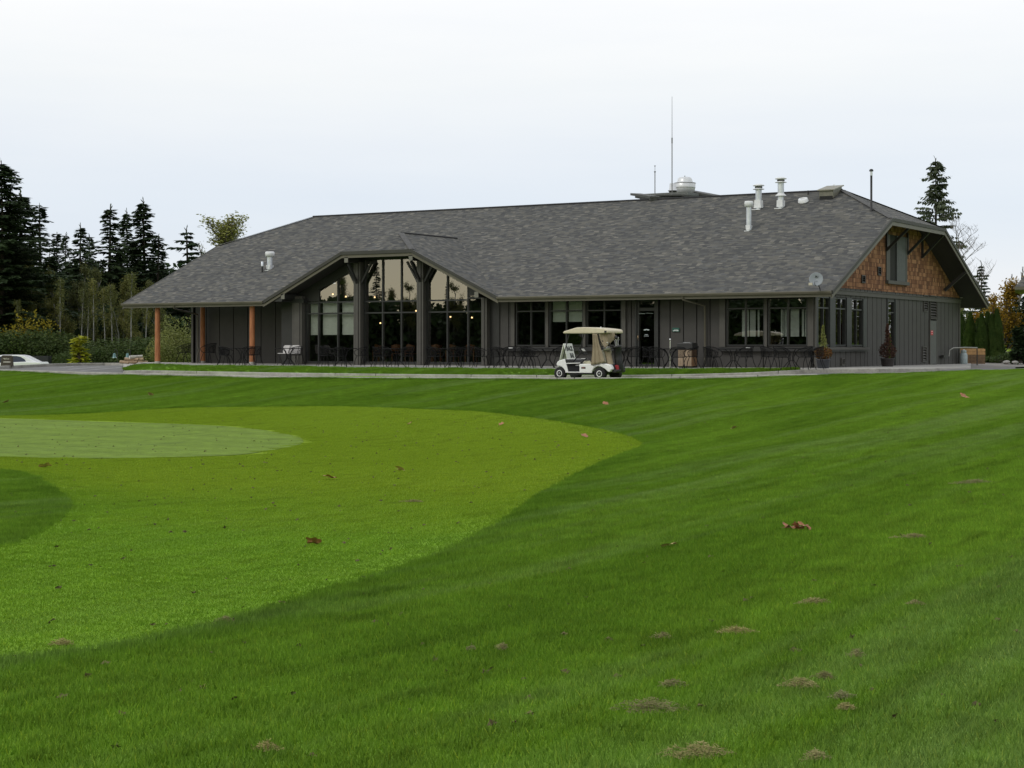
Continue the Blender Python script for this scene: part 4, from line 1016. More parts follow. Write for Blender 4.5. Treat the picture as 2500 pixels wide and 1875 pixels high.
# satellite dish
ds=empty('satellite_dish',(-.42,-.1,2.75)); ds.parent=HB
Rm=(Matrix.Translation((0.02,-.32,.40))@Matrix.Rotation(TH*.55,4,'Z')@Matrix.Rotation(R(80),4,'X'))
m=MB(); m.lathe([(.001,-.05),(.10,-.045),(.18,-.025),(.235,0),(.245,.012),(.235,.012),(.17,-.012),(.001,-.035)],(0,0,0),28,Rm); m.build('dish',simple('grey_dish',(.24,.265,.29),.5,var=.05),ds)
m=MB(); m.tube([(.02,-.28,.35),(.05,-.05,.1),(.08,0,-.1)],.02,6); m.tube([Rm@Vector((0,-.22,0)),Rm@Vector((-.02,-.26,.2)),Rm@Vector((-.03,-.2,.36))],.012,5); m.build('dish_arm',M['sill'],ds)
m=MB(); c=Rm@Vector((-.17,-.20,.10)); m.box(c.x-.07,c.x+.05,c.y-.05,c.y+.05,c.z-.04,c.z+.05); m.build('receiver',simple('cream_receiver',(.5,.46,.36),.6),ds)
dm=simple('black_mark',(.01,.01,.012),.6)
m=MB(); m.prism([(-.03,.06),(.0,.06),(.025,.075),(.03,.095),(.02,.12),(-.03,.125)],.012,.016,'Z',Rm); m.box(.055,.067,.06,.12,.012,.016,Rm); m.box(.045,.058,.058,.07,.012,.016,Rm)
m.box(-.05,-.03,-.09,-.07,.014,.018,Rm); m.box(-.01,.015,-.085,-.07,.014,.018,Rm); m.box(.03,.055,-.085,-.07,.014,.018,Rm); m.build('dish_marking',dm,ds)
# pendant lamps hung inside
gm,gnt,gb=newmat('lit_globe_glass'); gb.inputs['Emission Color'].default_value=(1,.62,.28,1); gb.inputs['Emission Strength'].default_value=4
gb.inputs['Base Color'].default_value=(.9,.8,.6,1)
LAMPS=[(-25.76,3.14),(-24.38,3.02),(-23.8,3.03),(-22.79,2.97),(-22.48,1.82),(-20.56,2.34),(-18.76,2.06),(-17.66,2.02)]
lab=['leftmost upper globe lamp seen in the left bay window','second globe lamp in the upper left bay window','third globe lamp beside the left tall column','globe lamp in the upper pane right of the left column','low globe lamp in the centre bay window','faint globe lamp behind the transom right of centre','amber globe lamp left of the pair in the right bay window','amber globe lamp right of the pair in the right bay window']
for (x,z),l in zip(LAMPS,lab):
    p=V((x,4.0,z)); rt=p-V((CX,CY,CH)); q=V((CX,CY,CH))+rt*((3.2-CY)/(4-CY))
    if q.x<-24.5: q.x=-24.5
    t=tag(empty('pendant_lamp',q),l,'lamp','globe pendant lamps inside the bay windows')
    m=MB(); m.lathe([(.001,-.036),(.028,-.025),(.038,0),(.028,.025),(.001,.036)],(0,0,0),12); m.build('globe',gm,t)
    m=MB(); m.tube([(0,0,.05),(0,0,4.4-q.z if q.z>2.4 else 1.6)],.006,4); m.build('cord',M['blackp'],t)
# ---------------------------------------------------------------- patio furniture
def pz(x,y):
    """height of the patio slab at x,y"""
    best=None
    t=(y-.98)/(-3-.98)
    zf=-.055 if -20<x<-3 else -.035
    return zf*min(max(t,0),1)
def make_chair():
    t=empty('patio_chair')
    m=MB(); n=18
    ring=[(.235*math.cos(a)*1.0,.235*math.sin(a)*1.02-.01) for a in [2*math.pi*i/n for i in range(n)]]
    m.add([(0,0,.425)]+[(x,y,.43) for x,y in ring],[(0,i+1,(i+1)%n+1) for i in range(n)],True); m.build('seat',M['mesh'],t,fixn=False)
    m=MB(); m.tube([(x,y,.43) for x,y in ring]+[(ring[0][0],ring[0][1],.43)],.013,5,cap=False); m.build('seat_ring',M['iron'],t)
    # barrel back, open to +y (the sitter faces +y)
    m=MB(); vs=[]; k=14
    for j in range(4):
        z=.44+j*.115; r=.235+.035*j/3
        for i in range(k+1):
            a=R(-90)+R(-100+200*i/k); zz_=z if j<3 else .80-.10*abs(i/k-.5)**2*4
            vs.append((r*math.cos(a),r*math.sin(a),zz_))
    m.add(vs,[(j*(k+1)+i,j*(k+1)+i+1,(j+1)*(k+1)+i+1,(j+1)*(k+1)+i) for j in range(3) for i in range(k)],True); m.build('backrest',M['mesh'],t,fixn=False)
    m=MB(); m.tube([vs[3*(k+1)+i] for i in range(k+1)],.013,5); m.build('back_rim',M['iron'],t)
    for s in (-1,1):
        m=MB(); m.tube([(s*.26,.02,.70),(s*.28,.12,.66),(s*.27,.22,.60),(s*.25,.20,.50),(s*.22,.12,.43)],.013,5); m.build('arm',M['iron'],t)
        m=MB(); m.tube([(s*.20,.12,.43),(s*.22,.20,.25),(s*.25,.25,.0)],.013,5); m.build('leg',M['iron'],t)
        m=MB(); m.tube([(s*.18,-.14,.43),(s*.20,-.20,.22),(s*.24,-.30,.0)],.013,5); m.build('leg',M['iron'],t)
    return t
def make_table():
    t=empty('patio_table'); n=24
    m=MB(); ring=[(.56*math.cos(2*math.pi*i/n),.56*math.sin(2*math.pi*i/n),.72) for i in range(n)]
    m.add([(0,0,.72)]+ring,[(0,i+1,(i+1)%n+1) for i in range(n)]); m.build('tabletop',M['mesh'],t,fixn=False)
    m=MB(); m.tube(ring+[ring[0]],.016,5,cap=False); m.build('rim',M['iron'],t)
    for a in (45,135,225,315):
        c,s=math.cos(R(a)),math.sin(R(a)); m=MB()
        m.tube([(c*.32,s*.32,.71),(c*.18,s*.18,.60),(c*.09,s*.09,.42),(c*.10,s*.10,.28),(c*.24,s*.24,.14),(c*.36,s*.36,0)],.015,5); m.build('leg',M['iron'],t)
    m=MB(); m.tube([(.11*math.cos(R(a)),.11*math.sin(R(a)),.30) for a in range(0,361,45)],.010,4,cap=False); m.build('brace_ring',M['iron'],t)
    return t
random.seed(11)
C0=make_chair(); T0=make_table(); usedC=[False]; usedT=[False]
def put(proto,used,loc,rz,label,cat,group):
    o=proto if not used[0] else copy_tree(proto); used[0]=True
    o.location=loc; o.rotation_euler=(0,0,rz); tag(o,label,cat,group); return o
TB=[ # px, Y, where, chair angles
 (592,-.95,'left of the third log post',[(200,'left'),(250,'lawn-side left'),(330,'right'),(90,'wall-side')]),
 (704,-1.25,'by the white folding chairs',[(100,'wall-side')]),
 (838,-1.5,'before the left bay window',[(175,'left'),(225,'lawn-side left'),(300,'lawn-side right'),(15,'right')]),
 (968,-1.5,'before the centre bay window',[(165,'left'),(240,'lawn-side'),(340,'right')]),
 (1106,-1.55,'before the right bay window',[(190,'left'),(250,'lawn-side left'),(310,'lawn-side right'),(80,'wall-side')]),
 (1224,-1.6,'just right of the bay',[(185,'left'),(290,'lawn-side'),(20,'right'),(100,'wall-side')]),
 (1338,-1.5,'behind the golf cart',[(170,'left'),(235,'lawn-side left'),(75,'wall-side')]),
 (1528,-.9,'left of the glass door',[(200,'left'),(320,'right')]),
 (1636,-1.5,'by the litter bin',[(195,'left'),(255,'lawn-side left'),(315,'lawn-side right'),(25,'right')]),
 (1790,-1.45,'under the left large window',[(170,'left'),(215,'lawn-side left'),(330,'right')]),
 (1932,-1.35,'under the right large window',[(190,'left'),(265,'lawn-side'),(330,'right'),(20,'wall-side right')]),
]
for px,Y,where,ch in TB:
    q,_=onY(px,Y); z=pz(q.x,Y)
    put(T0,usedT,(q.x,Y,z),random.uniform(0,.7),'round black mesh patio table '+where,'table','black wrought iron patio tables')
    for a,side in ch:
        rr=.78+random.uniform(-.06,.12); x=q.x+rr*math.cos(R(a)); y=Y+rr*math.sin(R(a))
        put(C0,usedC,(x,y,pz(x,y)),R(a+90)+random.uniform(-.35,.35),f'black mesh chair, {side} side of the table {where}','chair','black wrought iron patio chairs')
for px,Y,rz_,l in ((452,4.0,R(100),'black mesh patio chair at the far left in front of the yellow shrub'),(511,2.3,R(95),'black mesh patio chair just right of the middle log post')):
    q,_=onY(px,Y); o=put(C0,usedC,(q.x,Y,.01),rz_,l,'chair','black wrought iron patio chairs'); o.scale=(1.2,1.2,1.15)
# umbrella pole through the table by the bin
q,_=onY(1636,-1.5); m=MB(); m.tube([(q.x,-1.5,-.04),(q.x,-1.5,.78),(q.x,-1.5,1.02)],.018,8); m.lathe([(.001,.99),(.03,1.0),(.035,1.03),(.02,1.06),(.001,1.07)],(q.x,-1.5,0),10)
t=tag(m.build('umbrella_pole',M['chrome']),'short bright pole stub standing through the table by the litter bin','pole')
# two folded plastic chairs
def fold_chair():
    t=empty('folding_chair')
    m=MB(); m.prism([(-.2,.44),(.2,.44),(.215,.62),(.19,.74),(.14,.77),(-.14,.77),(-.19,.74),(-.215,.62)],-.012,.012,'Y',Matrix.Translation((0,.26,0))@Matrix.Rotation(R(-12),4,'X')); m.build('backrest',M['lidw'],t,bevel=.006)
    m=MB(); m.box(-.2,.2,-.2,.18,.43,.455); m.build('seat',M['lidw'],t,bevel=.008)
    for s in (-1,1):
        m=MB(); m.tube([(s*.2,-.22,0),(s*.2,.06,.45),(s*.2,.33,.80)],.012,6); m.build('leg',M['blackp'],t); m=MB(); m.tube([(s*.18,.26,0),(s*.18,-.16,.44)],.012,6); m.build('leg',M['blackp'],t)
    return t
f0=fold_chair()
for i,(px,l) in enumerate(((693.5,'white backed folding chair beside the left bay column, the left one of the pair'),(713,'white backed folding chair beside the left bay column, the right one of the pair'))):
    o=f0 if i==0 else copy_tree(f0); q,_=onY(px,-.45); o.location=(q.x,-.45,.10 if 0 else -.01); o.rotation_euler=(0,0,R(14)); o.scale=(1.05,1,1.12); tag(o,l,'chair','folding chairs with white backs')
# small white items on the tables
for px,Y,l in ((1247,-1.6,'white ashtray on the table right of the bay'),(1826,-1.45,'white paper on the table under the left large window')):
    q,_=onY(px,Y-.1); m=MB(); m.lathe([(.001,0),(.07,0),(.085,.035),(.07,.03),(.06,.01),(.001,.01)],(q.x,Y-.1,pz(q.x,Y)+.735),12); tag(m.build('ashtray',M['white']),l,'ashtray')
# litter bin
q,_=onY(1678,-.1); t=tag(empty('litter_bin',(q.x,-.1,-.01),R(4)),'slatted wooden litter bin with black square top near the glass door','bin')
tanw=simple('tan_wood_slats',(.36,.27,.18),.7); 
for i in range(6):
    x=-.26+i*.088; m=MB(); m.box(x,x+.08,-.26,-.235,.06,.66); m.build('slat',tanw,t)
for i in range(6):
    y=-.235+i*.08; m=MB(); m.box(.262,.285,y,y+.07,.06,.66); m.build('slat',simple('shaded_wood_slats',(.20,.11,.05),.7),t)  # right-hand slats darker: the shade of that face is put into the colour
boxo('bin_liner',M['blackp'],t,-.255,.26,-.23,.25,.0,.67); boxo('bin_top',M['sill'],t,-.31,.31,-.29,.28,.675,.92,bevel=.03)
boxo('ash_tray_top',simple('grey_bin_tray',(.3,.31,.31),.5),t,-.12,.16,-.12,.12,.921,.94)
# tiny litter under the left chair at the large window
# ---------------------------------------------------------------- snack bar board
p=at(1386,895,61.2); p.z=-.04
t=tag(empty('sandwich_board',(p.x,p.y,p.z),0),'white A-frame board lettered SNACK BAR, seen through the golf cart','sign')
bw_=simple('off_white_board',(.78,.78,.72),.6,var=.05)
hh=.92; wd=.62
for s in (1,-1):
    m=MB(); a=R(15)
    Mx=Matrix.Translation((0,0,hh))@Matrix.Rotation(-s*a,4,'Y')
    m.box(-.012,.012,-wd/2,wd/2,-hh/math.cos(a),0,Mx); o=m.build('board_panel',bw_,t,bevel=.01)
    if s==1:
        # lettering on the face turned to the right
        base=Mx@Matrix.Translation((.014,0,0))@Matrix(((0,0,1,0),(1,0,0,0),(0,1,0,0),(0,0,0,1)))
        inkm=simple('black_board_lettering',(.02,.025,.025),.6)
        text_mesh('SNACK',.235,mat=inkm,parent=o,M=base@Matrix.Translation((.01,-.20,0)),sx=.60,bold=.010)
        text_mesh('BAR',.235,mat=inkm,parent=o,M=base@Matrix.Translation((.09,-.46,0)),sx=.62,bold=.010)
# ---------------------------------------------------------------- golf cart
pA,_=onY(1365.4,-6.55)
cart=tag(empty('golf_cart',(pA.x,pA.y,-.375),R(-4)),'white golf cart with beige roof and rolled canvas rain curtain on the path','golf cart')
def cc(x,y): return ((x-345)/560,(1480-y)/688)
def pr(name,pts,y0,y1,mat,bev=.012,par=None):
    m=MB(); m.prism([cc(*p) for p in pts],y0,y1,'Y'); return m.build(name,M[mat] if isinstance(mat,str) else mat,par or cart,bevel=bev)
body=pr('front_cowl',[(275,1128),(280,1085),(300,1045),(340,1020),(450,985),(470,990),(505,1100),(545,1288),(490,1302),(462,1245),(430,1200),(385,1168),(345,1156),(300,1150)],.0,1.14,'white',.03)
rb=pr('rear_body',[(800,1098),(1060,1092),(1078,1140),(1150,1138),(1210,1115),(1290,1085),(1400,1090),(1500,1118),(1535,1212),(1475,1287),(1430,1265),(1385,1218),(1340,1190),(1280,1160),(1215,1155),(1165,1175),(1125,1205),(1098,1250),(1080,1298),(800,1298)],.0,.84,'white',.03)
pr('sill',[(480,1284),(1085,1284),(1085,1306),(490,1306)],.0,.04,'white',.006)
pr('sill',[(480,1284),(1085,1284),(1085,1306),(490,1306)],1.10,1.14,'white',.006)
pr('floor_pan',[(500,1270),(1090,1270),(1090,1340),(1060,1350),(520,1350)],.05,1.09,'blackp',.01)
pr('dashboard',[(468,1000),(560,1000),(600,1085),(500,1110)],.03,1.11,'blackp',.01)
pr('dash_rail',[(480,1080),(820,1070),(820,1088),(484,1100)],.0,.03,'white',.004)
pr('dash_rail',[(455,972),(640,972),(660,988),(455,990)],1.08,1.11,'white',.004)
pr('seat_box',[(806,1096),(1060,1096),(1060,1290),(806,1290)],.04,1.10,'blackp',0)
pr('seat',[(850,1075),(880,1030),(1050,1020),(1075,1040),(1075,1095),(850,1095)],.08,1.06,simple('cream_vinyl',(.6,.56,.42),.5),.03)
pr('seat_back',[(1075,1040),(1120,780),(1165,780),(1150,1060)],.08,1.06,simple('cream_vinyl2',(.55,.51,.38),.5),.03)
m=MB(); m.tube([(*[cc(830,1085)[0]],.01,cc(830,1085)[1]),(cc(900,1010)[0],.01,cc(900,1010)[1]),(cc(985,962)[0],.01,cc(985,962)[1]),(cc(1045,975)[0],.01,cc(1045,975)[1]),(cc(1075,1060)[0],.01,cc(1075,1060)[1])],.022,8); m.build('hip_rest',M['blackp'],cart)
# number plate on the side
pl=pr('side_plate',[(852,1168),(945,1168),(945,1210),(852,1210)],-.008,-.001,'blackp',0)
pr('plate_number',[(868,1180),(890,1180),(890,1198),(868,1198)],-.011,-.009,simple('plate_red',(.35,.12,.10),.6),0,pl); pr('plate_number',[(898,1180),(925,1180),(925,1198),(898,1198)],-.011,-.009,simple('plate_red2',(.35,.12,.10),.6),0,pl)
pr('firewall',[(474,992),(482,992),(560,1286),(552,1286)],.02,1.12,'blackp',0)
pr('footwell_side',[(495,1095),(812,1090),(812,1292),(545,1292)],1.06,1.09,'blackp',0)
# pedals and steering column seen in the footwell
m=MB(); a=cc(610,1140); b=cc(690,1130); c=cc(760,1270); m.tube([(a[0],.3,a[1]),(b[0],.3,b[1]),(c[0],.3,c[1])],.012,6); m.build('brake_pedal',M['white'],cart)
u0,z0=cc(600,1050); u1,z1=cc(800,820)
st=MB(); st.tube([(u0-.05,.26,z0),(u1-.07,.26,z1)],.022,8); st.build('steering_column',M['blackp'],cart)
sw=MB(); Mx=Matrix.Translation((u1-.01,.26,z1+.03))@Matrix.Rotation(R(48),4,'Y')
sw.tube([Mx@Vector((.17*math.cos(a),.17*math.sin(a),0)) for a in [2*math.pi*i/18 for i in range(19)]],.018,6,cap=False); sw.tube([Mx@Vector((-.17,0,0)),Mx@Vector((.17,0,0))],.015,6); so=sw.build('steering_wheel',M['blackp'],cart)
m=MB(); m.box(-.07,.04,-.07,.07,.03,.05,Mx); m.build('scorecard_holder',M['white'],so,bevel=.005)
# roof
m=MB(); prof=[(438,384),(438,350),(460,330),(600,288),(690,258),(760,243),(950,240),(1100,250),(1270,268),(1390,286),(1432,300),(1446,330),(1448,372),(1425,384)]
m.prism([cc(*p) for p in prof],-.02,.98,'Y'); rf=m.build('canopy',M['tan'],cart,bevel=.035)
pr('roof_clip',[(1375,325),(1425,325),(1425,372),(1375,372)],-.03,-.021,'blackp',0,rf)
pr('roof_fin',[(1250,268),(1258,235),(1270,228),(1282,268)],.05,.08,'white',0,rf)
for y in (.02,.94):
    m=MB(); a=cc(420,970); b=cc(572,384); m.tube([(a[0],y,a[1]),(b[0],y,b[1])],.016,6); m.build('roof_strut',M['blackp'],cart)
    m=MB(); a=cc(1330,1085); b=cc(1230,384); m.tube([(a[0],y,a[1]),(b[0],y,b[1])],.018,6); m.build('roof_strut',M['blackp'],cart)
m=MB(); a=cc(425,970); b=cc(570,390); m.add([(a[0],.03,a[1]),(b[0],.03,b[1]),(b[0],.93,b[1]),(a[0],.93,a[1])],[(0,1,2,3)]); m.build('windscreen',M['acrylic'],cart)
# canvas curtain: pleated sheets
def cloth(name,edge_l,edge_r,y,amp,nf,dy=0):
    """sheet between two polylines, pleated across"""
    m=MB(); nu,nv=28,14; vs=[]
    def pt(E,t):
        t*=len(E)-1; i=min(int(t),len(E)-2); k=t-i; return (E[i][0]+(E[i+1][0]-E[i][0])*k,E[i][1]+(E[i+1][1]-E[i][1])*k)
    for j in range(nv+1):
        t=j/nv; l=pt(edge_l,t); r=pt(edge_r,t)
        for i in range(nu+1):
            s=i/nu; u,z=cc(l[0]+(r[0]-l[0])*s,l[1]+(r[1]-l[1])*s)
            vs.append((u,y+dy*s+amp*math.sin(s*nf+t*1.3)*(.4+.6*t)-amp*.4*math.sin(s*nf*2.7+1),z))
    m.add(vs,[(j*(nu+1)+i,j*(nu+1)+i+1,(j+1)*(nu+1)+i+1,(j+1)*(nu+1)+i) for j in range(nv) for i in range(nu)],True)
    o=m.build(name,M['canvas'],cart,fixn=False); md=o.modifiers.new('s','SOLIDIFY'); md.thickness=.006; return o
cloth('rain_curtain',[(1115,388),(1118,600),(1105,850),(1075,1132)],[(1220,395),(1262,620),(1330,830),(1392,1062)],-.035,.028,19)
cloth('rear_curtain',[(1238,392),(1250,480),(1290,600),(1375,735)],[(1470,366),(1495,470),(1450,548),(1385,610)],.03,.03,9,.32)
m=MB(); m.add([(1.47,.05,1.15),(1.47,.95,1.2),(1.45,1.09,1.58),(1.45,.05,1.58)],[(0,1,2,3)]); m.build('back_curtain',M['canvas'],cart)
# bag well and wheels
pr('tail_panel',[(1290,1076),(1400,1082),(1504,1108),(1546,1212),(1490,1304),(1430,1300)],.14,.86,'blackp',.02)
pr('bag_well',[(1500,1225),(1612,1225),(1612,1275),(1590,1300),(1500,1300)],.10,.66,'blackp',.02)
pr('bag_rail',[(1380,790),(1440,790),(1440,800),(1380,800)],.05,1.05,'blackp',0)
WX=(0,1.62)
for u in WX:
    for y,s in ((.0,-1),(1.14,1)):
        wh=empty('wheel',(u,y+.09*-s,.225)); wh.parent=cart
        Rx=Matrix.Rotation(R(90),4,'X')
        m=MB(); m.lathe([(.11,-.085),(.19,-.095),(.222,-.07),(.225,0),(.222,.07),(.19,.095),(.11,.085)],(0,0,0),28,Rx); m.build('tyre',M['tyre'],wh)
        m=MB(); zz0=.088
        m.lathe([(.108,zz0-.02),(.112,zz0),(.095,zz0+.006),(.075,zz0-.01)],(0,0,0),28,Matrix.Rotation(R(90)*(1 if s<0 else -1),4,'X')); m.build('rim',M['rim'],wh)
        m=MB(); m.lathe([(.076,zz0-.02),(.07,zz0-.015),(.04,zz0-.012),(.035,zz0+.01),(.001,zz0+.012)],(0,0,0),20,Matrix.Rotation(R(90)*(1 if s<0 else -1),4,'X')); m.build('hub',simple('grey_hub',(.25,.25,.25),.4,metal=.6),wh)
# golf bags standing in the well
def bag(name,x,y,lean,r,h,mats,label,extra):
    t=tag(empty(name,(0,0,0)),label,'golf bag','golf bags strapped to the back of the cart')
    t.location=cart.matrix_basis@Vector((x,y,.30)); t.rotation_euler=(0,0,R(-4))
    Mx=Matrix.Rotation(R(lean),4,'Y')
    m=MB(); m.lathe([(r*.85,0),(r,.02),(r*.96,h*.5),(r*.92,h-.06),(r*1.12,h-.05),(r*1.15,h),(r*.9,h),(.001,h-.05)],(0,0,0),16,Mx); bo=m.build('bag_body',mats[0],t)
    m=MB(); m.lathe([(r*1.13,h-.055),(r*1.18,h-.05),(r*1.18,h+.012),(r*1.12,h+.014)],(0,0,0),16,Mx); m.build('bag_rim',mats[1],t)
    m=MB(); m.prism([(-.07,.02),(.07,.02),(.07,h*.20),(.04,h*.26),(-.04,h*.26),(-.07,h*.20)],-r-.07,-r*.8,'Y',Mx); m.build('pocket',mats[2],t,bevel=.02)
    rnd=random.Random(int(x*100))
    for i in range(extra):
        a=rnd.random()*6.28; rr=r*.7*rnd.random(); bx,by=rr*math.cos(a),rr*math.sin(a); L=h+rnd.uniform(.12,.34)
        m=MB(); p0=Mx@Vector((bx,by,h-.1)); p1=Mx@Vector((bx*1.6,by*1.6,L)); m.tube([p0,p1],.006,5); cl=m.build('club_shaft',M['chrome'],t)
        m=MB()
        if i%3==0: m.lathe([(.001,-.06),(.045,-.03),(.052,.02),(.03,.06),(.001,.07)],p1,10); m.build('head_cover',M['blackp'],cl)
        else: m.box(p1.x-.045,p1.x+.04,p1.y-.012,p1.y+.012,p1.z-.02,p1.z+.03); m.build('club_head',M['chrome'],cl,bevel=.008)
bag('golf_bag',1.98,.22,-14,.12,.78,(M['canvas'],simple('olive_rim',(.12,.13,.07),.5),M['blackp']),'black and beige golf bag nearest the cart seat on its back rack',7)
bag('golf_bag',2.16,.45,-8,.14,.86,(M['blackp'],M['blackp'],M['red']),'black golf bag with red pocket, rearmost on the golf cart',6)
m=MB(); m.lathe([(.001,0),(.05,.0),(.05,.16),(.025,.2),(.02,.24),(.001,.24)],cart.matrix_basis@Vector((2.12,.38,.33)),12); tag(m.build('sand_bottle',M['white']),'small white bottle on the rear rack of the golf cart','bottle')
# ---------------------------------------------------------------- potted plants
def leaves(m,c,rad,n,size,rnd,shape=None,up=.0):
    for _ in range(n):
        while True:
            p=Vector((rnd.uniform(-1,1),rnd.uniform(-1,1),rnd.uniform(-1,1)))
            if p.length<1 and (rnd.random()<p.length**.7+.1): break
        p=Vector((p.x*rad[0],p.y*rad[1],p.z*rad[2]))+Vector(c)
        a=Vector((rnd.gauss(0,1),rnd.gauss(0,1),rnd.gauss(0,1)+up)).normalized(); b=a.orthogonal().normalized(); b.rotate(Matrix.Rotation(rnd.random()*6.28,3,a))
        s=size*rnd.uniform(.6,1.3)
        m.add([p-b*s*.3,p+a*s*.5,p+b*s*.3,p-a*s*.5],[(0,1,2,3)])
def potted(x,y,z,r,potm,h1,h2,mat1,mat2,label,name='potted_shrub'):
    t=tag(empty(name,(x,y,z)),label,'potted plant'); rnd=random.Random(int(x*10))
    m=MB(); m.lathe([(r*.8,0),(r,.28),(r*1.06,.30),(r*1.06,.33),(r*.92,.33),(r*.9,.27),(.001,.27)],(0,0,0),18); m.build('pot',potm,t)
    m=MB(); m.tube([(0,0,.27),(.02,0,h1),(0,0,h2-.1)],[.02,.014,.006],6); m.build('stem',M['bark'],t)
    m=MB(); leaves(m,(0,0,.33+(h1-.33)*.5),(r*1.35,r*1.35,(h1-.33)*.55),900,.07,rnd); m.build('foliage',mat1,t,fixn=False)
    m=MB()
    for i in range(7):
        k=i/6; leaves(m,(0.02*math.sin(i),0,h1+(h2-h1)*k),(r*(.62-.45*k),r*(.62-.45*k),(h2-h1)*.12),110,.06,rnd,up=1)
    m.build('upper_foliage',mat2,t,fixn=False); return t
q=at(2010,900.5,60.3)
potted(q.x,q.y,q.z+.01,.24,simple('charcoal_pot',(.035,.038,.045),.6),.78,1.48,M['rusty'],M['poplar'],'rusty leaved shrub with tall yellow-green tip in a dark pot at the building corner')
q=at(2167,896.2,65.5)
potted(q.x,q.y,q.z+.01,.26,simple('brown_pot',(.03,.025,.025),.6),.9,1.6,leaf_mat('brown_dry_foliage',(.07,.035,.03),(.11,.06,.045)),leaf_mat('brown_dry_foliage2',(.09,.04,.035),(.13,.07,.05)),'dry brown shrub in a dark pot beside the tall glazed side door')
# ---------------------------------------------------------------- gas cylinders, rail, pallets
cy=simple('pale_blue_grey_cylinder',(.30,.36,.37),.45)
for i,(px,l) in enumerate(((2318,'grey gas cylinder against the service end wall, the left one'),(2328,'grey gas cylinder against the service end wall, the right one'))):
    q=at(px,889.5,76.5); t=tag(empty('gas_cylinder',(max(q.x,-.72),q.y,-.02)),l,'gas cylinder','gas cylinders by the end wall')
    m=MB(); m.lathe([(.13,0),(.15,.02),(.155,.1),(.155,.42),(.12,.50),(.05,.54)],(0,0,0),16); m.build('tank',cy,t)
    m=MB(); m.lathe([(.10,.50),(.11,.52),(.11,.62),(.10,.64)],(0,0,0),14); m.build('collar',cy,t); m=MB(); m.lathe([(.02,.54),(.02,.62),(.035,.63),(.035,.66),(.001,.67)],(0,0,0),8); m.build('valve',M['galv'],t)
t=tag(empty('pipe_rail',(0,0,0)),'pale pipe rail running out from the end wall corner','rail')
m=MB(); a=V((-.9,16.0,.55)); m.tube([(-.8,16.6,.35),(-.8,16.7,.62),(-.7,16.9,.72),(-.7,18.9,.74),(-.7,20.6,.72)],.025,8); m.build('pipe',simple('pale_pipe',(.30,.30,.27),.5),t)
m=MB(); m.tube([(-.7,20.6,.72),(-.7,20.6,-.1)],.025,6); m.build('post',M['sill'],t)
m=MB(); m.box(-.95,-.80,15.85,16.5,.30,.40); tag(m.build('meter_box',M['sill']),'small dark meter box low on the service end wall','box')
wood=simple('orange_pallet_wood',(.42,.24,.10),.8,var=.25,scale=6); woodd=simple('dull_pallet_wood',(.16,.10,.055),.85,var=.25,scale=6)
def pallet(z,loc,rz_,mat,label):
    t=tag(empty('pallet',(loc[0],loc[1],z),rz_),label,'pallet','stacked pallets behind the clubhouse')
    for i in range(7): m=MB(); m.box(-.6+i*.17,-.6+i*.17+.12,-.5,.5,.12,.14); m.build('deck_board',mat,t)
    for y in (-.5,-.05,.4):
        m=MB(); m.box(-.6,.6,y,y+.1,.02,.12); m.box(-.6,.6,y,y+.1,0,.02)
        m.build('runner',mat,t)
q=at(2366,883,80)
for i in range(5): pallet(q.z+i*.145-.1,(q.x,q.y),TH+.08,wood if i>=3 else woodd,['bottom pallet of the stack by the cedar hedge','second pallet from the bottom of the stack','middle pallet of the stack by the cedar hedge','second pallet from the top, orange wood','top pallet of the stack, bright orange wood'][i])
# ---------------------------------------------------------------- left: car, sign, dark bin, logs, lamps
def car():
    p=at(110,893,99); zb=at(60,866,99).z-1.46
    t=tag(empty('parked_car',(p.x,p.y,zb),TH),'white saloon car parked beyond the kerb at the far left','car')
    wht=simple('white_car_paint',(.75,.76,.76),.25,var=.02)
    low=[(-4.62,.30),(-4.66,.55),(-4.60,.72),(-3.55,.93),(-3.40,.95),(-.95,1.06),(-.05,1.04),(0,.94),(.02,.55),(-.05,.30)]
    m=MB(); m.prism(low,-.88,.88,'Y'); m.build('body',wht,t,bevel=.05)
    top=[(-3.45,.93),(-2.65,1.40),(-2.3,1.455),(-1.35,1.46),(-1.05,1.40),(-.45,1.10),(-.20,.99),(-.9,.95)]
    m=MB(); m.prism(top,-.68,.68,'Y'); ro=m.build('cabin',wht,t,bevel=.06)
    gm_=simple('dark_blue_car_glass',(.035,.045,.085),.12)
    for s in (-1,1):
        y=s*.685
        m=MB(); m.prism([(-3.15,.99),(-2.58,1.34),(-2.02,1.385),(-2.02,.99)],min(y,y+s*.012),max(y,y+s*.012),'Y'); m.build('side_window',gm_,ro)
        m=MB(); m.prism([(-1.92,.99),(-1.92,1.39),(-1.45,1.385),(-1.22,1.33),(-1.0,1.2),(-.88,1.0)],min(y,y+s*.012),max(y,y+s*.012),'Y'); m.build('side_window',gm_,ro)
    for u in (-3.75,-.85):
        for s in (-1,1):
            wh=empty('wheel',(u,s*.80,.32)); wh.parent=t; m=MB(); m.lathe([(.2,-.1),(.31,-.1),(.32,0),(.31,.1),(.2,.1)],(0,0,0),20,Matrix.Rotation(R(90),4,'X')); m.build('tyre',M['tyre'],wh)
            m=MB(); m.lathe([(.001,.08),(.19,.09),(.2,.1)],(0,0,0),16,Matrix.Rotation(R(90)*-s,4,'X')); m.build('rim',M['galv'],wh)
    m=MB(); m.box(.0,.03,-.7,-.45,.7,.85); m.build('tail_light',M['red'],t); m=MB(); m.box(.0,.03,.45,.7,.7,.85); m.build('tail_light',M['red'],t)
car()
p=at(17,893.5,83.5); t=tag(empty('course_sign',(p.x,p.y,p.z-.02),TH),'low brown stone tee sign with pale lettering beside the kerb','sign')
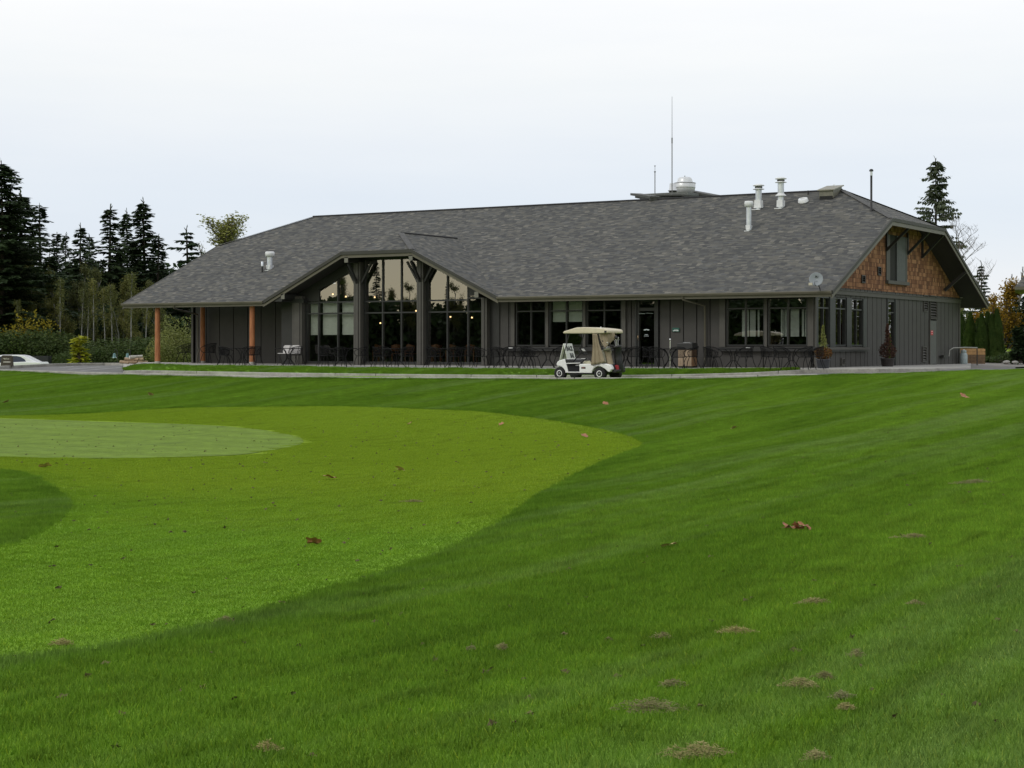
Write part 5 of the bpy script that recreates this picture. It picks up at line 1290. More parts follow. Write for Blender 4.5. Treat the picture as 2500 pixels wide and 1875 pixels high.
m=MB(); m.prism([(-.30,0),(.31,0),(.29,.50),(.20,.545),(-.19,.55),(-.26,.50)],-.09,.09,'Y'); bd=m.build('stone',simple('brown_stone',(.062,.052,.036),.85,var=.3,scale=9),t,bevel=.02)
ink=simple('pale_sign_paint',(.36,.36,.28),.7); m=MB()
m.prism([(-.19,.40),(-.05,.41),(-.02,.36),(-.06,.335),(-.10,.345)],-.10,-.092,'Y'); m.prism([(.0,.345),(.0,.42),(.03,.43),(.03,.38),(.10,.40),(.14,.39),(.14,.345)],-.10,-.092,'Y'); m.build('sign_lettering',ink,bd)
m=MB(); m.box(-.16,.20,-.10,-.092,.20,.235); m.build('sign_bar',simple('cream_bar',(.7,.68,.58),.6),bd)
p=at(103,890,105); m=MB(); m.box(-.5,.48,-.4,.4,0,1.0); t=m.build('dark_skip',simple('dark_blue_black_steel',(.008,.009,.012),.5)); t.location=(p.x,p.y,at(103,869,105).z-1.0); t.rotation_euler=(0,0,TH); tag(t,'black boxy container behind the white car','container')
# split logs
lg=simple('split_log_face',(.36,.26,.17),.8,var=.3,scale=7); lgw=simple('pale_birch_log',(.5,.48,.43),.8,var=.2)
random.seed(4)
lp=[(-.55,.07,0),(-.33,.08,0),(-.1,.085,0),(.13,.08,0),(.36,.075,0),(-.3,.22,0),(-.05,.23,0),(.18,.21,0),(.02,.34,1)]
for i,(x,z,wt) in enumerate(lp):
    p=at(331,886.8,84.5)+Vector((cT,sT,0))*x; p.z+=z-.02; a=TH+random.uniform(-.5,.5)+(.2 if wt else 0)
    m=MB(); d=Vector((math.cos(a),math.sin(a),random.uniform(-.1,.1)))*(.24 if not wt else .33); m.tube([p-d,p+d],[.085,.075],7); tag(m.build('split_log',lgw if wt else lg),'pale birch log lying on top of the small log heap' if wt else 'short split log in the small heap beside the first log post','log',None if wt else 'split logs heaped by the kerb')
# two bell shaped lamps on bent stems
bl=simple('blue_green_bell_glass',(.10,.20,.22),.4); bw2=simple('pale_bell_rim',(.5,.58,.55),.5)
for i,(px,l) in enumerate(((279.3,'blue bell shaped garden lamp by the woods, the left one'),(311,'blue bell shaped garden lamp by the woods, the right one'))):
    p=at(px,874,97); t=tag(empty('bell_lamp',p),l,'garden lamp','bell shaped garden lamps')
    m=MB(); m.lathe([(.001,.28),(.05,.27),(.075,.2),(.09,.08),(.13,.02)],(0,0,0),14); m.build('bell',bl,t)
    m=MB()
    for k in range(6):
        a=k*R(60); c,s=math.cos(a),math.sin(a); m.add([(c*.11-s*.04,s*.11+c*.04,.04),(c*.11+s*.04,s*.11-c*.04,.04),(c*.18,s*.18,-.02)],[(0,1,2)])
    m.build('bell_rim',bw2,t,fixn=False)
    m=MB(); m.tube([(0,0,.28),(0,.0,.4),(.1,0,.5),(.22,0,.42),(.25,0,-1.1)],.015,5); m.build('stem',M['blackp'],t)
# ---------------------------------------------------------------- trees
def card(m,p,d,n_,L,w):
    """a slender twig card from p along d"""
    s=d.cross(n_); 
    if s.length<1e-3: s=d.orthogonal()
    s=s.normalized()*w
    i=len(m.v); m.v+=[tuple(p-s*.4),tuple(p+d*L*.55-s),tuple(p+d*L),tuple(p+d*L*.55+s),tuple(p+s*.4)]; m.f.append([i,i+1,i+2,i+3,i+4]); m.sm.append(False)
def conifer(seed,H=16,Rb=3.0,droop=.35,dens=1.0,gap=.0,rise=.15,bare=.12,step=.34,nb=5,clump=0,pw=.85):
    r=random.Random(seed); trunk=MB(); crown=MB()
    bend=[Vector((r.uniform(-.06,.06),r.uniform(-.06,.06),0)) for _ in range(6)]
    tp=lambda z: Vector((math.sin(z*.35+seed)*.05,math.cos(z*.3+seed)*.05,z))
    trunk.tube([tp(H*k/8) for k in range(9)],[.22*(1-k/8.6)+.012 for k in range(9)],7)
    z=H*bare
    while z<H*.985:
        t=z/H; Rz=Rb*((1-t)**pw)*(.75+.25*math.sin(z*2.1+seed)); n=max(3,int(nb*(.7+.5*(1-t))))
        for k in range(n):
            if r.random()<gap: continue
            az=r.random()*6.283; L=max(.25,Rz*r.uniform(.55,1.18)); dr=droop*r.uniform(.6,1.4)
            pts=[]; ns=5
            for i in range(ns+1):
                s=i/ns; pts.append(tp(z)+Vector((math.cos(az)*L*s,math.sin(az)*L*s,L*(rise*s-dr*s*s)+ (.10*L*max(0,s-.7) if droop<.5 else 0))))
            trunk.tube([pts[0],pts[2],pts[5]],[.03,.018,.006],3,cap=False)
            nt=max(5,int(L/.125*dens))
            for i in range(nt):
                s=.12+.88*(i+.5)/nt; j=min(int(s*ns),ns-1); f=s*ns-j; p=pts[j].lerp(pts[j+1],f); d=(pts[j+1]-pts[j]).normalized()
                side=Vector((-d.y,d.x,0)).normalized()
                for sg in (-1,1):
                    dd=(d*r.uniform(.3,.8)+side*sg*r.uniform(.5,1)+Vector((0,0,r.uniform(-.55,.05)-.6*clump))).normalized()
                    card(crown,p+Vector((0,0,r.uniform(-.04,.04))),dd,Vector((r.uniform(-.5,.5),r.uniform(-.5,.5),1)),r.uniform(.36,.66)*(.60+.45*(1-s)),r.uniform(.07,.12))
            card(crown,pts[-2],(pts[-1]-pts[-2]).normalized(),Vector((0,0,1)),.5*min(1,L),.07)
        z+=step*(.6+.6*(1-t))*r.uniform(.8,1.2)
    for k in range(5): card(crown,tp(H-.9+k*.2),Vector((r.uniform(-.5,.5),r.uniform(-.5,.5),1)).normalized(),Vector((1,0,0)),.4,.05)
    return trunk.mesh('trunk',M['bark'],False),crown.mesh('crown',M['needle'],False)
def broad(seed,H=11,spread=2.6,leaf=None,nleaf=2600,lsize=.16,bark='pale',levels=4,crownlow=.3,up=.75,trunks=1,twigs=True,lim=9,tr=.13,wob=.12):
    r=random.Random(seed); wood=MB(); crown=MB(); tips=[]
    def grow(p,d,L,rad,lv):
        n=4; pts=[p]; q=p.copy(); dd=d.copy()
        for i in range(n):
            wb=wob if lv==levels else .12; dd=(dd+Vector((r.gauss(0,wb),r.gauss(0,wb),r.gauss(0,.06)+.05*up))).normalized(); q=q+dd*L/n; pts.append(q.copy())
        wood.tube(pts,[rad*(1-.6*i/n)+.003 for i in range(n+1)],5 if lv>2 else 3,cap=False)
        for i in range(1,n+1):
            if lv<=2: tips.append(pts[i])
        if lv==0: return
        for k in range(lim if lv==levels else r.randint(3,4)):
            s=r.uniform(crownlow,1) if lv==levels else r.uniform(.25,1)
            j=min(int(s*n),n-1); b=pts[j].lerp(pts[j+1],s*n-j); az=r.random()*6.283
            out=Vector((math.cos(az),math.sin(az),0)); nd=(out*(1-up*.55)+Vector((0,0,up))+dd*.25).normalized()
            LL=(spread*r.uniform(.7,1.15)*(1.15-.65*s) if lv==levels else L*r.uniform(.42,.62))
            grow(b,nd,LL,rad*(.40 if lv==levels else .5),lv-1)
    for k in range(trunks):
        o=Vector((r.uniform(-.5,.5),r.uniform(-.5,.5),0)) if trunks>1 else Vector()
        grow(o,Vector((o.x*.25,o.y*.25,1)).normalized(),H*r.uniform(.85,1),tr if trunks==1 else .09,levels)
    if leaf and nleaf:
        for _ in range(nleaf):
            p=r.choice(tips)+Vector((r.gauss(0,.18),r.gauss(0,.18),r.gauss(0,.18)))
            d=Vector((r.gauss(0,1),r.gauss(0,1),r.gauss(-.3,.7))).normalized()
            card(crown,p,d,Vector((r.gauss(0,1),r.gauss(0,1),1)),lsize*r.uniform(.6,1.4),lsize*.32)
    return wood.mesh('trunk',M[bark],False),(crown.mesh('crown',M[leaf],False) if leaf else None)
def bushm(seed,Rx,H,leaf,n,size,mat='bark'):
    r=random.Random(seed); w=MB(); c=MB()
    blobs=[(r.uniform(-.7,.7)*Rx,r.uniform(-.7,.7)*Rx,r.uniform(.25,.8)*H,r.uniform(.35,.6)) for _ in range(9)]
    for b in blobs: w.tube([(0,0,0),(b[0]*.4,b[1]*.4,b[2]*.5),(b[0],b[1],b[2])],[.04,.025,.008],4,cap=False)
    for _ in range(n):
        b=r.choice(blobs); k=b[3]; v=Vector((r.gauss(0,1),r.gauss(0,1),r.gauss(0,1))).normalized()*(r.random()**.4)
        p=Vector((b[0]+v.x*Rx*k,b[1]+v.y*Rx*k,max(.05,b[2]+v.z*H*k*.6)))
        card(c,p,Vector((r.gauss(0,1),r.gauss(0,1),r.gauss(.3,.7))).normalized(),Vector((r.gauss(0,1),r.gauss(0,1),1)),size*r.uniform(.6,1.4),size*.35)
    return w.mesh('stem',M[mat],False),c.mesh('foliage',M[leaf],False)
def plant(kind,meshes,loc,s,rz_,label,cat,group=None,names=('trunk','crown')):
    t=tag(empty(kind,loc,rz_),label,cat,group); t.scale=s
    for me,nm in zip(meshes,names):
        if me is None: continue
        o=bpy.data.objects.new(nm,me); col.objects.link(o); o.parent=t
    return t
CON={'hem':conifer(1,16,4.6,.42,1.1,.10,.22,.14,.33,6,pw=.78),'fir':conifer(2,16,4.2,.26,1.3,.04,.14,.10,.27,7,pw=.74),'thin':conifer(3,16,3.6,.36,.8,.18,.34,.18,.30,6,pw=.75),
     'big':conifer(4,18,7.2,.24,1.2,.03,.24,.05,.32,10,pw=.68),'layer':conifer(5,12,4.6,.10,1.5,.18,.10,.12,.52,6,clump=.3,pw=.72),'ced':conifer(6,17,4.4,.20,.62,.24,.30,.08,.33,8,clump=.9,pw=.64)}
CON['ced'][1].materials.clear(); CON['ced'][1].materials.append(M['cedarleaf'])
def hgt(k): return {'hem':16,'fir':16,'thin':16,'big':18,'layer':12,'ced':17}[k]
rt=random.Random(21)
def tree_at(px,ytop,d,kind,wscale=1.0,label='',group=None,cat='conifer',zb=-1.3):
    top=at(px,ytop,d); H=top.z-zb; s=H/hgt(kind)
    return plant('conifer_tree',CON[kind],(top.x,top.y,zb),(s*wscale,s*wscale,s),rt.random()*6.28,label,cat,group)
G='conifers in the wood at left'
LT=[(4,392,118,'big',1.05,'tallest dark fir cut by the left edge of the picture'),
 (98,500,150,'thin',1.25,'lone feathery conifer top right of the tallest fir'),(140,566,152,'thin',1.0,'small thin conifer top next to the lone feathery one'),
 (161,570,156,'thin',.8,'very thin small conifer spire left of the dark short hemlock'),(197,548,140,'hem',1.15,'short dark hemlock with a pale drooping leader'),
 (219,574,150,'thin',.9,'thin spire just right of the short dark hemlock'),(268,503,134,'hem',1.25,'open branched hemlock with sky showing through, mid wood'),
 (311,513,142,'fir',.85,'narrow fir with drooping tip left of the tall pointed one'),(352,487,138,'fir',1.15,'tall dense pointed fir nearest the roof at left'),
 (386,575,134,'thin',1.2,'lower slender conifer right of the tall pointed fir'),(456,556,128,'layer',1.25,'layered tree with long flat boughs just left of the roof slope'),
 (52,470,128,'fir',1.4,'dark fir shoulder right of the leftmost giant'),(24,520,122,'big',.9,'broad low boughed fir at the foot of the leftmost giant'),(-60,420,124,'big',1.1,'dark fir beyond the left edge'),
 (240,640,150,'fir',1.3,'low dark fir in the gap below the spires'),(170,640,146,'fir',1.5,'low broad fir behind the olive trees'),(120,620,148,'fir',1.4,'low fir left of the olive trees'),
 (330,600,146,'hem',1.3,'filler hemlock behind the pointed fir'),(290,640,148,'fir',1.4,'low fir behind the open hemlock'),(400,640,142,'hem',1.3,'low hemlock close to the roof corner'),(440,690,138,'fir',1.3,'low fir partly behind the roof corner'),(70,600,140,'hem',1.4,'hemlock between the giant and the feathery one')]
for px,y,d,k,ws,l in LT: tree_at(px,y,d,k,ws*(1.22 if k!='layer' else 1.0),l,G)
AL=[broad(31,11,2.6,'alder',6500,.14),broad(32,10,2.2,'alder',5200,.14,up=.9),broad(33,12,2.8,'alder',4500,.14,up=.85),broad(34,9,2.4,'alder',7500,.14,crownlow=.15)]
ALL=[(92,650,124,0),(120,640,126,3),(150,655,122,1),(185,640,128,0),(205,690,124,2),(222,660,126,2),(232,720,122,1),(262,690,125,3),(285,700,122,2),(305,670,126,1),(322,700,124,0),(352,690,126,2),(60,680,122,3),(345,760,118,3),(172,720,119,3),(110,740,118,3),(388,720,122,3),(30,640,121,1)]
SL=broad(35,10,1.1,'alder',900,.13,bark='palest',up=1.1,crownlow=.55,lim=8,levels=3,tr=.075,wob=.025)
for i,(px,y,l) in enumerate(((48,720,'first'),(147,665,'second'),(197,690,'third'),(212,700,'fourth'),(229,665,'fifth'),(258,690,'sixth'),(275,680,'seventh'),(319,650,'eighth'),(354,690,'ninth'))):
    top=at(px,y,115); s=(top.z+1.2)/10; plant('slender_alder',SL,(top.x,top.y,-1.2),(s,s,s),i*1.1,f'slender white stemmed alder, {l} from the left before the wood','tree','slender white stemmed alders')
words=['leftmost','second','third','fourth','fifth','sixth','seventh','eighth','ninth','tenth','eleventh','twelfth','thirteenth','fourteenth','fifteenth','sixteenth','seventeenth','eighteenth']
order=sorted(range(len(ALL)),key=lambda i:ALL[i][0])
for rank,i in enumerate(order):
    px,y,d,k=ALL[i]; top=at(px,y,d); H=top.z+1.2; s=H/(11,10,12,9)[k]
    plant('alder_tree',AL[k],(top.x,top.y,-1.2),(s,s,s),rt.random()*6.28,f'pale stemmed olive leaved alder, {words[rank]} from the left along the wood edge','tree','alders along the wood edge')
BU=[bushm(41,2.6,3.0,'bush',8500,.12),bushm(42,2.2,2.2,'bush',6500,.11),bushm(43,1.6,3.6,'poplar',4200,.10),bushm(44,1.5,3.4,'yellow',1100,.14)]
for i,(px,y,d,k,sc_) in enumerate([(-20,800,112,0,1.5),(30,815,112,1,1.3),(70,800,113,0,1.5),(115,805,112,0,1.5),(150,830,111,1,1.3),(185,815,113,0,1.5),(230,825,111,0,1.4),(262,845,108,1,1.1),(300,825,110,0,1.4),(335,835,109,1,1.3),(365,820,112,0,1.4),(210,850,108,1,1.0),(395,830,112,0,1.2),(440,820,114,0,1.4)]):
    q=at(px,y,d); Hh=q.z+1.2; s=Hh/(3.0,2.2)[k]
    plant('shrub',BU[k],(q.x,q.y,-1.2),(sc_*1.1,sc_*1.1,s*1.0),rt.random()*6,f'dark green shrub at the foot of the wood, number {words[i]} from the left','shrub','shrubs along the wood edge',('stem','foliage')) if 0 else plant('shrub',BU[k],(q.x,q.y,-1.2),(sc_*1.1,sc_*1.1,s),rt.random()*6,'dark green leafy shrub in the thicket at the foot of the wood','shrub','shrubs along the wood edge',('stem','foliage'))
# yellow ones
for px,y,d,l in ((62,765,114,'loose yellow leaved sapling above the parked car'),(22,800,113,'yellow leaved sapling behind the brown tee sign')):
    q=at(px,y,d); s=(q.z+1.2)/3.4; plant('yellow_sapling',BU[3],(q.x,q.y,-1.2),(s*1.1,s*1.1,s),rt.random()*6,l,'shrub','yellow leaved saplings',('stem','foliage'))
for px,y,d,ws,l in ((425,800,93,1.0,'yellow-green leafy shrub left of the clubhouse corner'),(462,765,94,1.15,'taller yellow-green shrub against the clubhouse corner'),(395,845,92,.8,'low yellow-green shrub behind the first log post'),(448,822,92,1.0,'bushy yellow-green shrub between the log posts')):
    q=at(px,y,d); s=(q.z+.6)/3.6; plant('poplar_shrub',BU[2],(q.x,q.y,-.6),(ws,ws,s),rt.random()*6,l,'shrub','yellow-green shrubs beside the porch',('stem','foliage'))
gm_c=conifer(51,1.6,.55,.0,.5,.25,.45,.05,.15,5,pw=.95); gc=gm_c[1].copy(); gc.materials.clear(); gc.materials.append(M['golden'])
q=at(192,885.5,94); plant('golden_sapling',(gm_c[0],gc),(q.x,q.y,q.z-.12),(1,1,.92),.4,'small bright yellow-green conifer sapling behind the kerb','sapling')
# broadleaf tops over the roof
BR=broad(61,13,3.2,'poplar',2600,.16,bark='twig',up=.95,crownlow=.5,lim=12); BR2=broad(62,12,2.0,'poplar',700,.15,bark='twig',up=1.0,crownlow=.5)
rf_g='treetops over the clubhouse roof'
for px,y,d,me,hh,ws,l in ((655,556,170,BR,13,1.9,'yellow-green leafy treetop over the left roof slope'),(600,556,168,BR2,12,.9,'thin leaved treetop left of the yellow-green one'),(690,548,172,BR2,12,1.0,'thin leaved treetop right of the yellow-green one'),(632,562,171,BR,13,1.5,'second leafy top merging with the yellow-green treetop'),(566,575,166,BR2,12,.8,'sparse lowest treetop at the roof edge')):
    q=at(px,y,d); s=(q.z+1.2)/hh; plant('treetop_tree',me,(q.x,q.y,-1.2),(s*ws,s*ws,s),rt.random()*6,l,'tree',rf_g)
# ---- right side
t=tree_at(2283,386,112,'ced',1.05,'tall irregular cedar rising behind the right end of the roof',None)
BA=[broad(71,12,3.4,None,0,bark='twig',up=.75,levels=4,lim=12),broad(72,11,1.3,'twig' and None,0,bark='twig',up=1.15,levels=4,crownlow=.3,lim=12)]
br=broad(73,13,3.9,None,0,bark='twig',up=.55,levels=4,lim=14,crownlow=.45,tr=.08)
q=at(2350,548,108); s=(q.z+1)/13; plant('bare_tree',br,(q.x,q.y,-1),(s*1.25,s*1.25,s),1.0,'bare branched tree spreading right of the tall cedar','tree')
for px,y,d,l in ((2413,640,150,'bare upright tree leftmost of the row above the yellow tree'),(2432,628,152,'bare upright tree second in the row above the yellow tree'),(2455,650,155,'bare upright tree third in the row above the yellow tree'),(2466,618,150,'tallest bare upright tree in the row at right'),(2482,640,156,'bare upright tree fourth in the row, near the house roof'),(2498,600,150,'bare upright tree at the right edge of the picture')):
    q=at(px,y,d); s=(q.z+1)/11; plant('bare_tree',BA[1],(q.x,q.y,-1),(s*1.1,s*1.1,s),rt.random()*6,l,'tree','bare upright trees at right')
tree_at(2395,641,118,'layer',.85,'small spiky spruce beside the right roof end')
for px,y,d,w_,l in ((2430,735,96,1.0,'amber leaved tree above the cedar hedge, left part'),(2447,700,99,1.1,'tall amber leaved tree above the cedar hedge'),(2408,760,97,.9,'amber leaved bush low beside the roof end')):
    me=broad(80+px%7,5,1.5,'amber',2600,.14,bark='twig',up=.8,crownlow=.1,levels=3,lim=14)
    q=at(px,y,d); s=(q.z+.6)/5; plant('amber_tree',me,(q.x,q.y,-.6),(s*w_,s*w_,s),rt.random()*6,l,'tree','amber autumn trees')
for px,y,d,k,ws,l in ((2478,700,120,'fir',1.2,'dark conifer under the house roof at the right edge'),(2500,720,118,'big',.9,'broad dark conifer at the right edge'),(2460,760,121,'hem',1.2,'low dark hemlock right of the amber tree'),(2520,690,122,'fir',1.2,'dark fir just beyond the right edge'),(2385,790,125,'hem',1.5,'low dark hemlock behind the hedge, left end'),(2420,785,128,'fir',1.6,'low dark fir behind the hedge')):
    tree_at(px,y,d,k,ws,l,'dark conifers at right',zb=-.5)
def thuja(seed,H,r0):
    r=random.Random(seed); c=MB(); w=MB(); w.tube([(0,0,0),(0,0,H*.9)],[.06,.01],5)
    for _ in range(3600):
        t=r.random()**.8; rad=r0*(1-t**2.2)*(.85+.15*math.sin(t*9+seed))*min(1,(t+.12)*4); a=r.random()*6.283; rr=rad*(r.random()**.25)*(1+.12*math.sin(a*3+t*7))
        p=Vector((rr*math.cos(a),rr*math.sin(a),t*H)); card(c,p,(Vector((math.cos(a)*.35,math.sin(a)*.35,1))+Vector((r.gauss(0,.2),r.gauss(0,.2),0))).normalized(),Vector((math.cos(a),math.sin(a),0)),.16,.045)
    return w.mesh('trunk',M['bark'],False),c.mesh('crown',M['thuja'],False)
TH_=[thuja(1,2.4,.42),thuja(2,2.4,.36)]
for i,(px,y,d,ws,l) in enumerate(((2347,772,92,1.1,'leftmost clipped cedar hedge plant by the building corner'),(2369,768,90,1.25,'second cedar hedge plant from the left'),(2388,782,91,1.1,'third cedar hedge plant from the left, lower top'),(2397,772,89,1.2,'fourth cedar hedge plant from the left'),(2411,767,90,1.1,'fifth cedar hedge plant from the left'),(2422,772,89,1.1,'sixth cedar hedge plant from the left'),(2434,760,89,1.15,'rightmost and tallest cedar hedge plant'))):
    q=at(px,y,d); zb=at(px,885,d).z-.05; s=(q.z-zb)/2.4; plant('hedge_cedar',TH_[i%2],(q.x,q.y,zb),(ws,ws,s),rt.random()*6,l,'hedge plant','columnar cedars in the hedge')
ps=conifer(91,1.9,1.0,-.25,1.5,.1,.5,.05,.16,6)
q=at(2488,806,84); zb=at(2488,884,84).z; s=(q.z-zb)/1.9; plant('pine_shrub',ps,(q.x,q.y,zb-.05),(s*.9,s*.9,s),.3,'dark upright pine shrub at the right edge above the gravel','shrub')
lb=bushm(95,.9,.6,'bush',1200,.09)
for px,y,d,l in ((2455,860,86,'low dark shrub right of the cedar hedge'),(2472,862,85,'low dark shrub under the pine shrub'),(2500,855,85,'low dark shrub at the right edge of the picture')):
    q=at(px,y,d); zb=at(px,885,d).z-.05; plant('low_shrub',lb,(q.x,q.y,zb),(1,1,(q.z-zb)/.6),rt.random()*6,l,'shrub','low shrubs at right',('stem','foliage'))
rk_=simple('pale_landscape_rock',(.26,.25,.23),.9,bmp=.4)
for px,y,w_,l in ((2457,884,.18,'pale rock at the foot of the low shrubs, left one'),(2478,884.5,.16,'pale rock at the foot of the low shrubs, right one')):
    q=at(px,y,83); bm=bmesh.new(); bmesh.ops.create_icosphere(bm,subdivisions=2,radius=w_)
    for v in bm.verts: v.co*=1+.25*noise.noise(v.co*6+Vector((px,0,0))); v.co.z*=.5
    me=bpy.data.meshes.new('rock'); bm.to_mesh(me); bm.free(); me.materials.append(rk_); o=bpy.data.objects.new('rock',me); col.objects.link(o); o.location=(q.x,q.y,q.z); tag(o,l,'rock','landscape rocks')
# grassy rise at far right
def hill():
    m=MB(); n=14
    A=[];
    for i in range(n+1):
        px=2330+i*50
        A.append([at(px,863,100),at(px,850,120),at(px,838-(i-3)*1.6,150),at(px,826-(i-3)*2.2,185),at(px,826-(i-3)*2.2,260)])
    vs=[p for r in A for p in r]; k=5
    m.add(vs,[(i*k+j,(i+1)*k+j,(i+1)*k+j+1,i*k+j+1) for i in range(n) for j in range(k-1)],True)
    o=m.build('grass_hill',g_fair,fixn=False)
    if o.data.polygons[0].normal.z<0: o.data.flip_normals()
    tag(o,'pale green grass rise at the far right','hill',kind='structure')
    m=MB(); a,b=at(2445,861.5,101),at(2490,859,101); m.bar(a,b,.5,.12); tag(m.build('hill_kerb',M['kerb']),kind='structure')
hill()
# neighbouring house at the right edge
hq=at(2478,700,92)
ho=tag(empty('neighbour_house',(hq.x,hq.y,0),TH-.29),'dark house with grey roof cut by the right edge of the picture','house')
ze=hq.z; Mi=Matrix()
def rf2():
    bm=bmesh.new(); ul=bm.loops.layers.uv.new('UVMap')
    for P in (((0,0,ze),(12,0,ze),(10,4,ze+2.6),(2,4,ze+2.6)),((0,0,ze),(2,4,ze+2.6),(0,8,ze)),((0,8,ze),(2,4,ze+2.6),(10,4,ze+2.6),(12,8,ze)),((12,0,ze),(12,8,ze),(10,4,ze+2.6))):
        f=bm.faces.new([bm.verts.new(p) for p in P]); f.normal_update(); n=f.normal
        if n.z<0: f.normal_flip(); n=f.normal
        lv=Vector((-n.y,n.x,0)).normalized(); up=n.cross(lv)
        for l in f.loops: l[ul].uv=(l.vert.co.dot(lv),l.vert.co.dot(up))
    me=bpy.data.meshes.new('roof'); bm.to_mesh(me); bm.free(); me.materials.append(M['roof']); o=bpy.data.objects.new('roof',me); col.objects.link(o); o.parent=ho; return o
r2=rf2(); boxo('eave_board',M['gutter'],r2,-.02,12.02,-.05,8.05,ze-.16,ze-.005)
boxo('wall',M['olive'],ho,.9,11.1,.9,7.1,-.6,ze-.2); boxo('window',M['dark'],ho,2,3.2,.86,.89,ze-1.8,ze-.7)
# woodland masses: too many stems to tell apart
def mass(name,pts,n,size,leaf,label,pw=1.2):
    r=random.Random(len(pts)); m=MB()
    for _ in range(n):
        x,y,w_,h=r.choice(pts); p=Vector((x+r.gauss(0,w_),y+r.gauss(0,w_*.5),-1.3+h*r.random()**pw*(1+.3*r.random()*(pw>1))))
        card(m,p,Vector((r.gauss(0,1),r.gauss(0,1),r.gauss(0,.8))).normalized(),Vector((r.gauss(0,1),r.gauss(0,1),1)),size*r.uniform(.6,1.4),size*.4)
    tag(m.build(name,M[leaf],fixn=False),label,'woodland',kind='stuff')
P=[]
for px in range(-260,620,22): q=at(px,860,165+(px%5)*3); P.append((q.x,q.y,3,8.5))
for px in range(-260,520,22): q=at(px,860,128+(px%5)*2); P.append((q.x,q.y,2.2,3.6))
mass('woodland_understorey',P,26000,.55,'needle','dark undergrowth filling the wood at left')
P=[]
for px in range(2300,2800,20): q=at(px,860,205); P.append((q.x,q.y,3,6.0))
mass('woodland_far_right',P,7000,.5,'alder','brownish far wood behind the grass rise')
# wood behind the viewer, mirrored in the glass
P=[(x,-132+8*math.sin(x*.2),2.5,7.6+.7*math.sin(x*.37)+.5*math.sin(x*.9)) for x in range(-140,-38,3)]
mass('woodland_behind_viewer',P,60000,.8,'needle','dark wood across the course behind the viewer',.9)
for i,(x,y,k,h) in enumerate(((-122,-134,2,15),(-112,-128,1,13),(-106,-131,0,14),(-98,-129,2,12),(-90,-132,1,15),(-84,-127,2,13),(-78,-131,0,11),(-70,-129,2,15),(-64,-131,1,12),(-56,-130,0,13))):
    s=h*.78/(11,10,12)[k]
    plant('alder_tree',AL[k],(x,y,-1.2),(s,s,s),i*1.3,'alder on the far side of the course behind the viewer','tree','alders behind the viewer')
for i,(x,y,k,h) in enumerate(((-117,-131,'thin',17),(-101,-133,'hem',14),(-93,-126,'fir',19),(-80,-133,'thin',13),(-67,-127,'hem',16))):
    s=h*.78/16; plant('conifer_tree',CON[k],(x,y,-1.2),(s,s,s),i,'conifer on the far side of the course behind the viewer','conifer','conifers behind the viewer')
GB=bushm(99,3.2,5.5,'poplar',3200,.3)
for i in range(9):
    x=38+i*5; plant('green_bank_shrub',BU[0] if i%2 else GB,(x,112+(i%3)*6,-.6),(2,2,2.0 if i%2 else 1.2),i,'large green bush beyond the right end of the clubhouse','shrub','green bushes right of the clubhouse',('stem','foliage'))
# ---------------------------------------------------------------- fallen leaves and clippings
lm=simple('dry_brown_leaf',(.34,.15,.07),.7,var=.35,scale=25); lm2=simple('tan_leaf',(.45,.33,.13),.7,var=.3,scale=25)
def leaf(x,y,size,mat,label,seed,big=False):
    r=random.Random(seed); m=MB(); n=26
    def blade(c,s,tilt,rot):
        vs=[Vector((0,0,.012))]
        for i in range(n):
            a=2*math.pi*i/n; lobes=.62+.38*abs(math.cos(a*2.5))**1.4*(.4 if big else 1)+(.2 if big else 0)+r.uniform(-.06,.06)
            p=Vector((math.cos(a)*lobes*s,math.sin(a)*lobes*s*.85,.35*s*abs(math.sin(a*1.5+seed))*(.6 if not big else .7)+(.15*s*r.uniform(-1,1) if big else 0)))
            vs.append(p)
        E=Euler((tilt,tilt*.6,rot)).to_matrix(); return [E@v+c for v in vs]
    for k in range(3 if big else 1):
        vs=blade(Vector((k*size*.7,r.uniform(-.2,.2)*size,size*.28+k*.01)),size*(1 if k==0 else .75),r.uniform(.2,.6),r.random()*6)
        m.add(vs,[(0,i+1,(i+1)%n+1) for i in range(n)])
    m.tube([(0,0,size*.3),(-size*.9,size*.3,size*.25)],.003,4)
    o=m.build('fallen_leaf',mat,fixn=False); o.location=(x,y,tz(x,y)+.02); return tag(o,label,'leaf','fallen leaves on the grass')
LV=[(-18.74,-14.51,.16,1,'pale leaf on the far rough at the left, beyond the green'),(-22.01,-17.81,.13,0,'brown leaf at the far left edge beyond the apron'),(-.81,-15.42,.11,0,'orange-brown leaves on the rough below the golf cart'),
 (5.85,-34.85,.13,1,'tan leaf in the middle of the apron'),(5.95,-36.8,.13,0,'dark brown leaf left of the tan one on the apron'),(-2.97,-21.86,.10,0,'small brown leaf at the back of the apron'),
 (11.7,-44.6,.09,0,'red-brown leaf on the near apron'),(15.2,-44.2,.085,1,'tan leaf on the rough just right of the apron edge'),(9.92,-17.63,.14,0,'brown leaf on the far right slope'),
 (3.71,-24.82,.12,0,'brown leaf near the point of the apron'),(.36,-37.22,.12,1,'tan leaf at the left behind the dark island of rough'),(-.59,-21.3,.09,0,'small leaf by the far apron edge'),(7.01,-24.32,.1,1,'pale scrap beyond the point of the apron')]
for i,(x,y,s,k,l) in enumerate(LV): leaf(x,y,s,(lm,lm2)[k],l,i)
q=(15.76,-42.92); leaf(q[0],q[1],.10,lm,'large curled tan leaf on the right slope, biggest in view',77,True)
cm1=leaf_mat('dry_grass_clippings',(.25,.23,.095),(.40,.37,.17),(.14,.125,.05),8)
